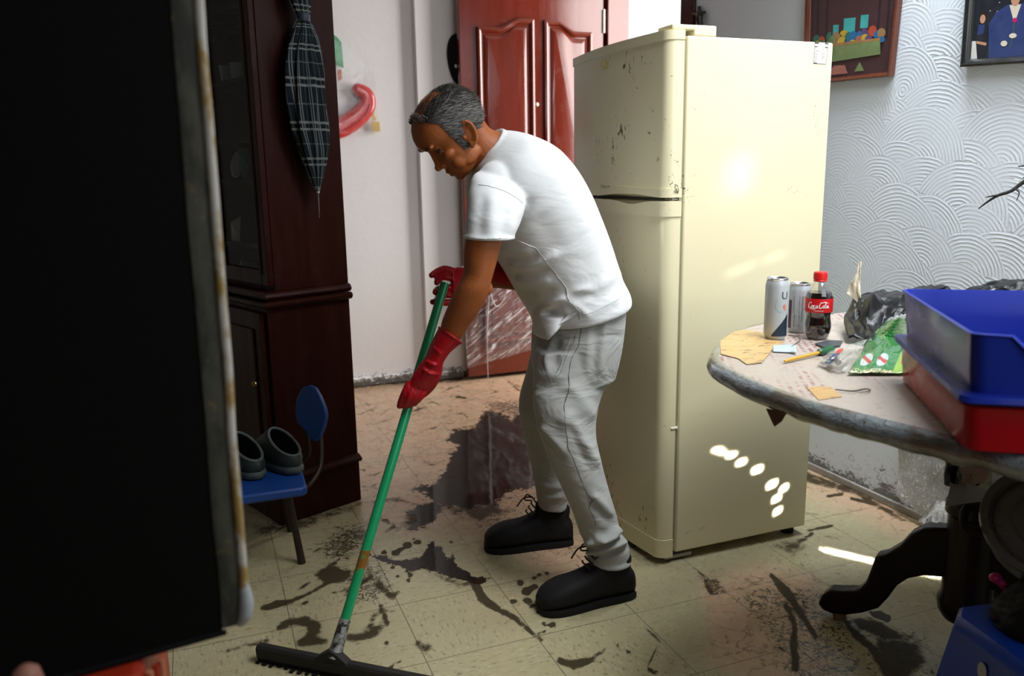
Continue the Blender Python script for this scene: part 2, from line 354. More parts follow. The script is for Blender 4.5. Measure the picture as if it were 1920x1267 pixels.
def build_floor():
    xs = np.concatenate([np.linspace(-2.0, -.7, 14), np.arange(-.66, 2.32, .0125), np.linspace(2.36, 3.6, 14)])
    ys = np.concatenate([np.linspace(-1.1, .95, 18), np.arange(1.0, 4.72, .0125), np.linspace(4.75, 6.4, 12)])
    A, P = paint_floor(xs, ys); nx, ny = len(xs), len(ys)
    me = bpy.data.meshes.new('floor')
    idx = np.arange(nx*ny).reshape(nx, ny)
    F = np.stack([idx[:-1, :-1], idx[1:, :-1], idx[1:, 1:], idx[:-1, 1:]], -1).reshape(-1, 4)
    me.from_pydata(P.tolist(), [], F.tolist())
    for k, a in A.items():
        at = me.attributes.new(k, 'FLOAT', 'POINT'); at.data.foreach_set('value', a.astype(np.float32))
    t = NT('vinyl_tile_floor'); p = t.pos(); x, y, z = t.xyz(p)
    # each tile has its own grain direction and slight tone
    gx = t.math('DIVIDE', t.math('SUBTRACT', x, TX), TS); gy = t.math('DIVIDE', t.math('SUBTRACT', y, TY), TS)
    par = t.math('MODULO', t.math('ABSOLUTE', t.math('ADD', t.math('FLOOR', gx), t.math('FLOOR', gy))), 2.0)
    g1 = t.noise(t.map(p, sc=(38, 120, 1)), 1.0, 3, .6); g2 = t.noise(t.map(p, sc=(120, 38, 1)), 1.0, 3, .6)
    grain = t.math('ADD', t.math('MULTIPLY', g1, par), t.math('MULTIPLY', g2, t.math('SUBTRACT', 1.0, par)))
    big = t.noise(p, 2.2, 4)
    base = t.mix(big, (.37, .315, .175), (.455, .40, .245))
    base = t.mix(t.ramp(grain, .585, .66, 0, .75), base, (.20, .155, .095))
    base = t.mix(t.ramp(grain, .42, .32, 0, .35), base, (.62, .58, .44))
    def edge(g):
        fr = t.math('FRACT', g); return t.math('MINIMUM', fr, t.math('SUBTRACT', 1.0, fr))
    seam = t.ramp(t.math('MINIMUM', edge(gx), edge(gy)), .0022, .0060, 1.0, 0.0)
    nA = t.noise(p, 26, 6, .65, .6); nB = t.noise(p, 62, 5, .7, 1.2); nC = t.noise(p, 9, 5, .6, .4)
    tan = t.math('MULTIPLY', t.attr('tan'), t.ramp(nC, .3, .6, .58, 1.0))
    base = t.mix(tan, base, t.mix(nA, (.42, .235, .125), (.63, .45, .32)))
    haze = t.ramp(nC, .56, .78, 0, .38); base = t.mix(haze, base, (.30, .245, .16))
    base = t.mix(t.math('MULTIPLY', seam, .75), base, (.06, .05, .035))
    crk = t.math('MULTIPLY', t.ramp(t.vor(t.n('ShaderNodeVectorMath', {0: p, 1: t.n('ShaderNodeVectorMath', {0: t.n('ShaderNodeTexNoise', {'Vector': p, 'Scale': 16, 'Detail': 4}).outputs['Color'], 3: .12}, operation='SCALE').outputs[0]}, operation='ADD').outputs[0], 11, 'Distance', 1.0, '3D', 'DISTANCE_TO_EDGE'), .05, .012, 0, 1), t.math('MULTIPLY', t.attr('tan'), t.ramp(nA, .42, .56)))
    base = t.mix(t.math('MULTIPLY', crk, .75), base, (.13, .075, .04))
    spk = t.ramp(t.math('ADD', nB, t.math('MULTIPLY', t.attr('speck'), .28)), .70, .77)
    base = t.mix(t.math('MULTIPLY', spk, .88), base, (.030, .022, .013))
    scat = t.ramp(nB, .735, .77); base = t.mix(t.math('MULTIPLY', scat, .8), base, (.09, .07, .045))
    mud = t.ramp(t.math('ADD', t.attr('mud'), t.math('MULTIPLY', t.math('SUBTRACT', nA, .5), .9)), .30, .62)
    base = t.mix(t.math('MULTIPLY', mud, .95), base, t.mix(nB, (.016, .011, .005), (.055, .038, .018)))
    wet = t.ramp(t.math('ADD', t.attr('wet'), t.math('ADD', t.math('MULTIPLY', t.math('SUBTRACT', nA, .5), .8), t.math('MULTIPLY', t.math('SUBTRACT', nB, .5), .55))), .46, .53)
    base = t.mix(wet, base, t.mix(nA, (.014, .0095, .007), (.032, .021, .016)))
    rough = t.ramp(nC, .3, .7, .20, .34)
    rough = t.math('ADD', rough, t.math('MULTIPLY', mud, .25))
    rough = t.n('ShaderNodeMix', {0: wet, 2: rough, 3: .055}).outputs[0]
    t.P(Base_Color=base, Roughness=rough)
    t.set(t.p.inputs['Specular IOR Level'], t.ramp(t.math('MAXIMUM', mud, wet), 0, 1, .42, .12))
    dry = t.math('SUBTRACT', 1.0, wet)
    h = t.math('ADD', t.math('MULTIPLY', t.math('MULTIPLY', nB, .25), dry), t.math('MULTIPLY', seam, -.8))
    t.bump(t.math('ADD', h, t.math('MULTIPLY', t.noise(p, 5, 2), .6)), .22, .006)
    me.materials.append(t.m); me.update()
    o = bpy.data.objects.new('floor', me); COL.objects.link(o); structure(o); o['label'] = 'cream vinyl tile floor smeared with mud and dark puddles'
build_floor()

# ------------------------------------------------------------------ walls
def plaster(name, c, swirl=False, mudtop=.30, dirt=1.0, axis='y'):
    t = NT(name); p = t.pos(); x, y, z = t.xyz(p)
    big = t.noise(p, 1.6, 4); fine = t.noise(p, 28, 6, .6)
    col = t.mix(big, tuple(v*.93 for v in c), tuple(min(1, v*1.05) for v in c))
    sc = t.ramp(t.noise(t.map(p, sc=(1, 1, .45)), 38, 4, .7, .8), .70, .755); col = t.mix(t.math('MULTIPLY', sc, .35*dirt), col, (.30, .25, .21))
    # mud left by the flood: dense at the foot, thinning upwards into flecks
    n1 = t.math('ADD', t.math('MULTIPLY', t.noise(t.map(p, sc=(1, 1, 1.6)), 42, 5, .7, 1.2), .72), t.math('MULTIPLY', t.noise(p, 8, 3), .28))
    k = t.math('ADD', t.ramp(z, 0.0, .085, .18, 0), t.ramp(z, .03, mudtop, .085, -.11))
    mud = t.ramp(t.math('ADD', n1, k), .60, .68)
    low = t.ramp(z, mudtop*1.6, mudtop*2.2, 1.0, 0.0)
    col = t.mix(t.math('MULTIPLY', t.math('MULTIPLY', mud, low), .92*min(1, dirt)), col, t.mix(fine, (.022, .018, .012), (.085, .066, .04)))
    t.P(Base_Color=col, Roughness=t.ramp(fine, .3, .7, .42, .6) if swirl else .68)
    if swirl:
        # combed plaster: overlapping fans of concentric ridges, each face knows the centre of its fan
        ctr = t.n('ShaderNodeAttribute', attribute_name='fan').outputs['Vector']; cy_, cz_, amp = t.xyz(ctr)
        wv = t.math('MULTIPLY', t.math('SUBTRACT', t.noise(p, 14, 3), .5), .012)
        d = t.n('ShaderNodeVectorMath', {0: t.comb(y, z, 0), 1: t.comb(cy_, cz_, 0)}, operation='DISTANCE').outputs['Value']
        ring = t.math('SINE', t.math('MULTIPLY', t.math('ADD', d, wv), 500.0))
        ring = t.math('POWER', t.math('ADD', t.math('MULTIPLY', ring, .5), .5), 2.0)
        amp = t.math('MULTIPLY', amp, t.ramp(t.noise(t.map(p, sc=(1, 1, 1)), 9, 3), .40, .62, .25, 1.0))
        h = t.math('ADD', t.math('MULTIPLY', ring, amp), t.math('MULTIPLY', fine, .30))
        t.bump(h, .27, .005)
    else:
        t.bump(t.math('ADD', fine, t.math('MULTIPLY', big, 2.0)), .22, .006)
    return t.m
M_wallR = plaster('combed_plaster_blue_white', (.61, .665, .735), True, .36, .9)
M_wallB = plaster('smooth_plaster_white', (.85, .82, .82), False, .17, 1.2)
M_plain = mat('plain_plaster', (.34, .31, .28), .8, vary=.05, scale=3, bump=.1)
M_ceil = mat('ceiling_paint', (.42, .40, .38), .85, vary=.04, scale=2)
M_dwood = mat('dark_varnished_wood', (.03, .010, .009), .3, vary=.45, scale=7, spec=.3)
M_black = mat('black_rubber', (.008, .008, .0085), .6, vary=.2, spec=.2)
def wall(name, boxes, m):
    b = MB()
    for lo, hi in boxes: b.box(lo, hi)
    return structure(b.build(name, m, smooth=False))
H = 2.75
def build_right_wall():
    y0, y1 = -.18, 3.49
    ys = np.concatenate([np.linspace(y0, 1.15, 12), np.arange(1.2, 2.8, .008), np.arange(2.8, y1, .1), [y1]]); zs = np.concatenate([np.arange(0, .3, .05), np.arange(.3, 2.05, .008), [2.1, 2.4, H]])
    ny, nz = len(ys), len(zs); vs = [(XR, y, z) for y in ys for z in zs]; idx = np.arange(ny*nz).reshape(ny, nz)
    F = np.stack([idx[:-1, :-1], idx[:-1, 1:], idx[1:, 1:], idx[1:, :-1]], -1).reshape(-1, 4)
    cy = (ys[:-1]+ys[1:])/2; cz = (zs[:-1]+zs[1:])/2; CY, CZ = np.meshgrid(cy, cz, indexing='ij'); CY, CZ = CY.ravel(), CZ.ravel()
    fan = np.zeros((len(F), 3)); fan[:, 0] = CY; fan[:, 1] = CZ-.3; r = np.random.default_rng(4)
    z = 2.2
    while z > .2:
        for y in np.arange(.9, 3.0, .15):
            a, c, R = y+r.uniform(-.05, .05), z+r.uniform(-.05, .05), r.uniform(.13, .20)
            ang = r.uniform(-.5, .5)
            dy, dz = CY-a, CZ-c; k = (np.hypot(dy, dz) < R) & (dz*math.cos(ang)+dy*math.sin(ang) > -.03)
            fan[k] = (a, c, float(np.clip((2.75-a)/.75, .08, 1.0))*r.uniform(.55, 1.0))
        z -= .085
    b = len(vs); X1 = XR+.14
    vs += [(X1, y0, 0), (X1, y1, 0), (X1, y1, H), (X1, y0, H)]; c = [idx[0, 0], idx[-1, 0], idx[-1, -1], idx[0, -1]]
    ex = [(b, b+3, b+2, b+1), (c[0], b, b+1, c[1]), (c[1], b+1, b+2, c[2]), (c[2], b+2, b+3, c[3]), (c[3], b+3, b, c[0])]
    me = bpy.data.meshes.new('wall_right'); me.from_pydata(vs, [], F.tolist()+[tuple(int(q) for q in e) for e in ex])
    at = me.attributes.new('fan', 'FLOAT_VECTOR', 'FACE'); at.data.foreach_set('vector', np.concatenate([fan, np.zeros((5, 3))]).ravel().astype(np.float32))
    me.materials.append(M_wallR); me.update(); bm = bmesh.new(); bm.from_mesh(me); bmesh.ops.recalc_face_normals(bm, faces=bm.faces); bm.to_mesh(me); bm.free()
    o = bpy.data.objects.new('wall_right', me); COL.objects.link(o); structure(o)
build_right_wall()
wall('wall_back', [((-2.0, YB, 0), (2.46, YB+.14, H)), ((2.46, YB, 2.45), (3.6, YB+.14, H))], M_wallB)
wall('wall_pilaster', [((1.235, YB-.055, 0), (1.62, YB, H))], M_wallB)
wall('wall_left', [((-2.14, -1.1, 0), (-2.0, YB, H))], M_plain)
wall('wall_front', [((-2.0, -1.24, 0), (.56, -1.1, H)), ((.42, -1.1, 0), (.56, -.24, H)), ((.42, -.24, 0), (.64, -.12-.06, H)), ((2.08, -.24, 0), (2.44, -.18, H)), ((.64, -.24, 2.3), (2.08, -.18, H)), ((.64, -.24, 0), (2.08, -.18, 1.0))], M_plain)
wall('wall_side_room', [((3.6, -1.1, 0), (3.74, 2.5, H)), ((3.6, 4.65, 0), (3.74, 4.84, H)), ((3.6, 2.5, 0), (3.74, 4.65, .7)), ((3.6, 2.5, 2.65), (3.74, 4.65, H))], M_plain)
wall('ceiling', [((-2.1, -1.2, H), (1.0, YB+.14, H+.1)), ((2.25, -1.2, H), (3.7, YB+.14, H+.1)), ((1.0, -1.2, H), (2.25, .26, H+.1)), ((1.0, 1.58, H), (1.9, YB+.14, H+.1)), ((1.9, 1.58, H), (2.25, 1.72, H+.1)), ((1.9, 2.36, H), (2.25, YB+.14, H+.1))], M_ceil)
# dark wooden trim closing the end of the right wall
structure(MB().box((XR-.014, 3.485, 0), (XR+.158, 3.60, H)).build('trim_1', M_dwood, bevel=.004))
# low plaster ledge at the foot of the back wall
structure(MB().box((-2.0, YB-.03, 0), (1.235, YB, .055)).box((1.235, YB-.085, 0), (1.45, YB-.055, .055)).build('baseboard_back', M_wallB, bevel=.008))
structure(MB().box((XR-.012, -.18, 0), (XR, 3.485, .028)).build('baseboard_right', mat('grey_grout', (.30, .28, .25), .6, vary=.4, scale=30, bump=.4), bevel=.004))
# window behind the photographer and the daylight opening of the side room
def window_frame(name, lo, hi, axis, m):
    b = MB(); w = .05
    (x0, y0, z0), (x1, y1, z1) = lo, hi
    if axis == 'x':
        for a, c in (((x0, y0, z0), (x1, y1, z0+w)), ((x0, y0, z1-w), (x1, y1, z1)), ((x0, y0, z0), (x0+w, y1, z1)), ((x1-w, y0, z0), (x1, y1, z1)), (((x0+x1)/2-w/2, y0, z0), ((x0+x1)/2+w/2, y1, z1))): b.box(a, c)
    else:
        for a, c in (((x0, y0, z0), (x1, y1, z0+w)), ((x0, y0, z1-w), (x1, y1, z1)), ((x0, y0, z0), (x1, y0+w, z1)), ((x0, y1-w, z0), (x1, y1, z1)), ((x0, (y0+y1)/2-w/2, z0), (x1, (y0+y1)/2+w/2, z1))): b.box(a, c)
    return structure(b.build(name, m, smooth=False, bevel=.004))
M_alu = mat('white_window_metal', (.75, .75, .74), .4)
window_frame('window_1', (.64, -.23, 1.0), (2.08, -.19, 2.3), 'x', M_alu)
window_frame('window_2', (3.64, 2.5, .7), (3.70, 4.65, 2.65), 'y', M_alu)

# ------------------------------------------------------------------ red-brown panelled door
def wood(name, c1, c2, rough=.22, coat=.6, axis=2, sc=6, spec=.5):
    t = NT(name); p = t.obj(); s = [1, 1, 1]; s[axis] = .12
    n = t.noise(t.map(p, sc=tuple(s)), sc*4, 6, .6, .6); n2 = t.noise(t.map(p, sc=tuple(s)), sc*18, 4, .7)
    col = t.mix(n, c1, c2); col = t.mix(t.ramp(n2, .55, .75, 0, .35), col, tuple(v*.4 for v in c1))
    dust = t.ramp(t.noise(p, 9, 5, .7, .5), .55, .8, 0, .07 if spec > .3 else .02); col = t.mix(dust, col, (.55, .45, .40))
    t.P(Base_Color=col, Roughness=t.math('ADD', t.ramp(n, .3, .7, rough*.8, rough*1.3), t.math('MULTIPLY', dust, .8)))
    t.set(t.p.inputs['Coat Weight'], coat); t.set(t.p.inputs['Coat Roughness'], .12); t.set(t.p.inputs['Specular IOR Level'], spec); t.bump(n2, .06, .003)
    return t.m
M_door = wood('red_mahogany', (.085, .0085, .0035), (.145, .0175, .0065), .15, .30)
def build_door():
    Y = 4.53; x0, x1, z1 = 1.452, 2.352, 2.24
    d = thing('door_1', 'red-brown panelled wooden door with arched raised panels', 'door', ((x0+x1)/2, Y, .02)); d['kind'] = 'structure'
    b = MB()
    b.box((x0, Y, .025), (x1, Y+.04, z1)); b.build('leaf', M_door, d, smooth=False, bevel=.004)
    # raised panels: outline with an S-shaped cathedral top, chamfered rim and moulding
    def panel(xa, xb, za, zlow, zhigh, mirror):
        m = MB(); n = 26
        def outline(ins):
            top = []
            for i in range(n+1):
                u = i/n; k = u if not mirror else 1-u
                s = 0 if k < .32 else (1 if k > .78 else .5-.5*math.cos(PI*(k-.32)/.46))
                top.append((xa+ins+(xb-xa-2*ins)*u, zlow+(zhigh-zlow)*s-ins))
            return [(xa+ins, za+ins)]+top+[(xb-ins, za+ins)]
        prof = [(0, 0), (.0, .016), (.012, .020), (.022, .014), (.030, .002), (.038, .001), (.060, .014), (.066, .015)]
        rings = [[(x, Y-o, z) for x, z in outline(i)] for i, o in prof]
        m.loft(rings, True, True)
        return m
    p1 = panel(1.555, 1.90, 1.12, 2.03, 2.085, False); p1.build('panel', M_door, d, angle=25)
    p2 = panel(1.965, 2.27, 1.12, 2.03, 2.085, True); p2.build('panel', M_door, d, angle=25)
    for xa, xb in ((1.555, 1.90), (1.965, 2.27)):
        panel(xa, xb, .22, .99, 1.02, xa > 1.7).build('panel', M_door, d, angle=25)
    k = MB(); c = atY(1006, 196, Y); k.lathe([(.004, .0), (.012, .002), (.013, .006), (.009, .010), (.004, .011)], (c[0], Y, c[2]), 16, True, 0, (V(1, 0, 0), V(0, 0, 1), V(0, -1, 0)))
    o = k.build('peephole', mat('pale_brass', (.75, .62, .45), .25, 1.0), d); o['label'] = 'small pale peephole'
    h = MB(); c = atY(1131, 42, Y); h.tube([(2.350, Y-.004, c[2]-.06), (2.350, Y-.004, c[2]+.07)], .009, 10)
    o = h.build('hinge', mat('worn_hinge', (.72, .66, .55), .35, .6), d); o['label'] = 'pale metal hinge'
    f = MB(); f.box((2.368, Y-.02, 0), (2.515, Y+.17, H-.2)); f.build('door_frame', M_door, d, smooth=False, bevel=.006)
    f = MB(); f.box((1.45, Y-.01, z1+.012), (2.515, Y+.17, z1+.13)); f.build('door_frame', M_door, d, smooth=False, bevel=.006)
build_door()

# ------------------------------------------------------------------ lettering helper
def text_geo(s, size=1.0, shear=0.0):
    cu = bpy.data.curves.new('lettering', 'FONT'); cu.body = s; cu.size = size; cu.shear = shear; cu.align_x = 'CENTER'; cu.align_y = 'CENTER'; cu.resolution_u = 3
    o = bpy.data.objects.new('lettering', cu); COL.objects.link(o); dg = bpy.context.evaluated_depsgraph_get()
    me = bpy.data.meshes.new_from_object(o.evaluated_get(dg))
    vs = [tuple(v.co) for v in me.vertices]; fs = [tuple(p.vertices) for p in me.polygons]
    bpy.data.objects.remove(o); bpy.data.curves.remove(cu); bpy.data.meshes.remove(me)
    return vs, fs
def put_text(mb, s, size, fn, mi=0, shear=0.0):
    vs, fs = text_geo(s, size, shear); mb.add([fn(x, y) for x, y, z in vs], fs, mi)

# ------------------------------------------------------------------ refrigerator
def fridge_paint():
    t = NT('cream_enamel'); p = t.pos(); x, y, z = t.xyz(p)
    big = t.noise(p, 3, 3)
    col = t.mix(big, (.76, .685, .44), (.785, .72, .485))
    # scuffs and mud flecks, thicker by the door's hinge side and low down
    n = t.noise(t.map(p, sc=(1, 1, .6)), 34, 6, .72, 1.6); n2 = t.noise(p, 5, 3)
    k = t.math('ADD', n, t.math('MULTIPLY', t.math('SUBTRACT', n2, .5), .55))
    zone = t.ramp(x, 1.40, 1.31, 0.0, .055)
    k = t.math('ADD', k, zone); k = t.math('ADD', k, t.ramp(z, .35, 0.0, 0, .04))
    col = t.mix(t.ramp(k, .735, .775, 0, .9), col, (.06, .05, .03))
    s2 = t.noise(t.map(p, rot=(0, .5, 0), sc=(.3, 1, 1)), 55, 3, .6, .3)
    col = t.mix(t.ramp(t.math('ADD', s2, zone), .765, .80, 0, .55), col, (.14, .11, .07))
    t.P(Base_Color=col, Roughness=.24)
    return t.m
M_fridge = fridge_paint()
M_gask = mat('grey_green_gasket', (.30, .29, .20), .6)
FY0, FY1, FXB, FXE, FH = 2.055, 2.69, 1.332, 1.848, 1.598
def build_fridge():
    r = thing('refrigerator', 'tall cream two-door refrigerator with scuffed doors', 'refrigerator', ((FXB+FXE)/2, (FY0+FY1)/2, 0))
    MB().box((FXB, FY0, .032), (FXE, FY1, FH)).build('body', M_fridge, r, bevel=.007, seg=3)
    MB().box((FXB-.012, FY0+.008, .045), (FXB+.004, FY1-.008, FH-.012)).build('gasket', M_gask, r, smooth=False)
    def outline(off=0.0, ins=0.0):
        pts = []
        xb = FXB-.010
        def front(y): u = (y-FY0)/(FY1-FY0); return 1.274-.030*math.sin(PI*u)-off
        pts.append((xb, FY0-off)); pts.append((1.306, FY0-off))
        for a in np.linspace(0, PI/2, 6)[1:]:
            pts.append((1.306-(1.306-front(FY0+.03))*math.sin(a)*1.0, FY0-off+.030*(1-math.cos(a))))
        for y in np.linspace(FY0+.04, FY1-.04, 22): pts.append((front(y), y))
        for a in np.linspace(0, PI/2, 6)[:-1]:
            pts.append((1.306-(1.306-front(FY1-.03))*math.cos(a), FY1+off-.030*(1-math.sin(a))))
        pts.append((1.306, FY1+off)); pts.append((xb, FY1+off))
        return pts
    def shell(mb, z0f, z1f, off=0.0, n=10, round_=.006):
        o = outline(off); ks = [0, .0, *np.linspace(0, 1, n)[1:-1], 1.0, 1]
        rings = []
        ts = list(np.linspace(0, 1, n))
        c = np.array([1.33, (FY0+FY1)/2])
        def ring(t, ins):
            q = []
            for x, y in o:
                v = np.array([x, y])-c; l = np.linalg.norm(v); v = v*(1-ins/l)
                a, b = z0f(y), z1f(y); q.append((c[0]+v[0], c[1]+v[1], a+(b-a)*t))
            return q
        rings = [ring(0, round_)]+[ring(.004+t*.992, 0) for t in ts]+[ring(1, round_)]
        mb.loft(rings, True, True)
    def u(y): return (y-FY0)/(FY1-FY0)
    def lipbot(y): return 1.150+.010*max(0, math.sin(PI*min(1, max(0, (u(y)-.05)/.5))))
    def liptop(y): return 1.176+.014*(.5-.5*math.cos(PI*min(1, u(y)/.7)))
    def lowtop(y): return 1.140-.012*math.exp(-((u(y)-.26)/.10)**2)
    b = MB(); shell(b, lambda y: 1.156, lambda y: 1.588); up = b.build('freezer_door', M_fridge, r, angle=30)
    b = MB(); shell(b, lambda y: 1.586, lambda y: 1.612, .003); b.build('top_trim', M_fridge, up, angle=30)
    b = MB(); shell(b, lipbot, liptop, .005); b.build('handle', M_fridge, up, angle=30)
    b = MB(); shell(b, lambda y: .080, lambda y: 1.110); lo = b.build('lower_door', M_fridge, r, angle=30)
    b = MB(); shell(b, lambda y: 1.095, lowtop, .004); b.build('handle', M_fridge, lo, angle=30)
    b = MB(); shell(b, lambda y: .022, lambda y: .082, .003); b.build('bottom_trim', M_fridge, lo, angle=30)
    # vent-like pull slot on the lower door's side edge
    s = MB(); c = atY(1264, 803, FY0); s.box((c[0]-.012, FY0-.003, c[2]-.002), (c[0]+.012, FY0+.01, c[2]+.004)); s.build('edge_clip', mat('pale_cream', (.80, .77, .62), .3), lo, bevel=.001)
    # oval badge with raised strokes
    c = atX(1136, 121, 1.248); b = MB()
    b.lathe([(.001, .0065), (.020, .0065), (.0235, .0035), (.024, 0)], (0, 0, 0), 28, True, 0, (V(0, 1.0, 0), V(0, 0, .62), V(-1, 0, 0)))
    b.v = [(c[0]+x-.0005, c[1]+y+.18*z, c[2]+z) for x, y, z in b.v]
    bd = b.build('badge', mat('gold_badge', (.62, .55, .20), .32, .5), up); bd['label'] = 'small oval gold badge'
    b = MB(); put_text(b, 'mabe', .017, lambda x, y: (c[0]-.0078, c[1]-x, c[2]+y)); b.build('badge_lettering', mat('pale_gold', (.80, .74, .42), .3, .4), bd, smooth=False)
    # small printed mark on the handle strip
    b = MB(); c2 = atX(1134, 349, 1.238); put_text(b, 'TWD-L-M', .014, lambda x, y: (1.2395-.02*(.5-abs((c2[1]-x-2.37)/.6))+.012, c2[1]-x, c2[2]+y-.002))
    def onlip(yy): return 1.274-.030*math.sin(PI*u(yy))-.005-.0008
    b.v = [(onlip(y), y, z) for x, y, z in b.v]; b.build('printed_mark', mat('grey_print', (.12, .11, .10), .5), up, smooth=False)
    # hinge cover on top
    b = MB(); b.box((1.285, FY0+.006, 1.613), (1.43, FY0+.085, 1.628)); b.box((1.355, FY0+.004, FH), (1.43, FY0+.085, 1.628)); b.build('hinge_cover', M_fridge, r, bevel=.004)
    b = MB(); b.tube([(1.312, FY0+.03, 1.135), (1.312, FY0+.03, 1.165)], .009, 10); b.box((1.30, FY0+.012, 1.142), (1.345, FY0+.05, 1.147)); b.build('middle_hinge', mat('hinge_steel', (.62, .58, .45), .3, .8), r, smooth=True)
    b = MB(); rr = random.Random(9)
    def mark(x, y, L, w, ang):
        p = atY(x, y, FY0-.0004); d = V(math.cos(ang), 0, math.sin(ang)); n_ = V(-d[2], 0, d[0]); m = 5
        for k in range(m):
            q = p+d*L*(k/m-.5)+n_*rr.uniform(-1, 1)*w; l, h = L/m*rr.uniform(.4, .9), w*rr.uniform(.3, 1.0)
            b.add([q-d*l/2, q+n_*h/2, q+d*l/2, q-n_*h/2], [(0, 1, 2, 3)])
    for x, y, L, w, a in ((1528, 208, .05, .003, 1.5), (1531, 228, .05, .0025, 1.45), (1482, 354, .022, .005, .5), (1494, 358, .02, .003, .2), (1300, 205, .02, .004, -.4), (1322, 180, .010, .004, .2), (1510, 365, .03, .0015, -.8), (1533, 250, .012, .003, 1.2), (1296, 995, .03, .004, .1), (1318, 990, .03, .004, .15), (1520, 150, .03, .0015, .3)): mark(x, y, L, w, a)
    b.build('scuff_marks', mat('dark_scuff', (.10, .085, .05), .7), r, smooth=False)['kind'] = 'stuff'
    # feet
    for x, y in ((1.345, 2.10), (1.345, 2.64), (1.81, 2.10), (1.81, 2.64)):
        MB().lathe([(.022, 0), (.022, .012), (.012, .014), (.012, .04)], (x, y, 0), 14).build('foot', M_black, r)
    MB().box((1.30, 2.062, .010), (1.40, 2.10, .022)).build('hinge_plate', mat('dull_steel', (.35, .34, .32), .4, .7), r, bevel=.002)
    # rating sticker near the top back corner of the side
    q = [atY(x, y, FY0-.0006) for x, y in ((1525, 119.5), (1549, 120.5), (1553, 80.5), (1528, 79))]
    def S(a, c, d=0.0): p = (q[0]*(1-a)+q[1]*a)*(1-c)+(q[3]*(1-a)+q[2]*a)*c; return (p[0], FY0-.0006-d, p[2])
    b = MB(); b.prism([S(0, 0), S(1, 0), S(1, 1), S(0, 1)], (0, .0008, 0), 0)
    def bar(a0, c0, a1, c1, mi): b.add([S(a0, c0, .0003), S(a1, c0, .0003), S(a1, c1, .0003), S(a0, c1, .0003)], [(0, 1, 2, 3)], mi)
    bar(0, .93, .30, 1, 1); bar(.75, .93, 1, 1, 1); bar(0, .77, .22, .82, 1); bar(.78, .76, 1, .81, 1); bar(0, 0, .025, 1, 1); bar(.975, 0, 1, 1, 1); bar(0, 0, 1, .02, 1); bar(.02, .02, .28, .06, 1); bar(.02, .11, .25, .13, 1)
    for i in range(11):
        c = .70-.052*i
        for (a0, a1) in ((.05, .08+.34*random.random()), (.55, .62+.33*random.random())): bar(a0, c, a1, c+.018, random.choice((2, 2, 1, 3)) if a0 > .3 or i > 6 else random.choice((1, 3, 3)))
    vs, fs = text_geo('1FID', .2); b.add([S(.5+x*.95, .865+y*.62, .0003) for x, y, z in vs], fs, 2)
    st = b.build('sticker', [mat('paper_white', (.80, .78, .72), .5), mat('ink_black', (.06, .06, .07), .5), mat('ink_red', (.62, .12, .07), .5), mat('ink_grey', (.42, .44, .42), .5)], r, smooth=False)
    st['label'] = 'small printed sticker with red lettering'
build_fridge()

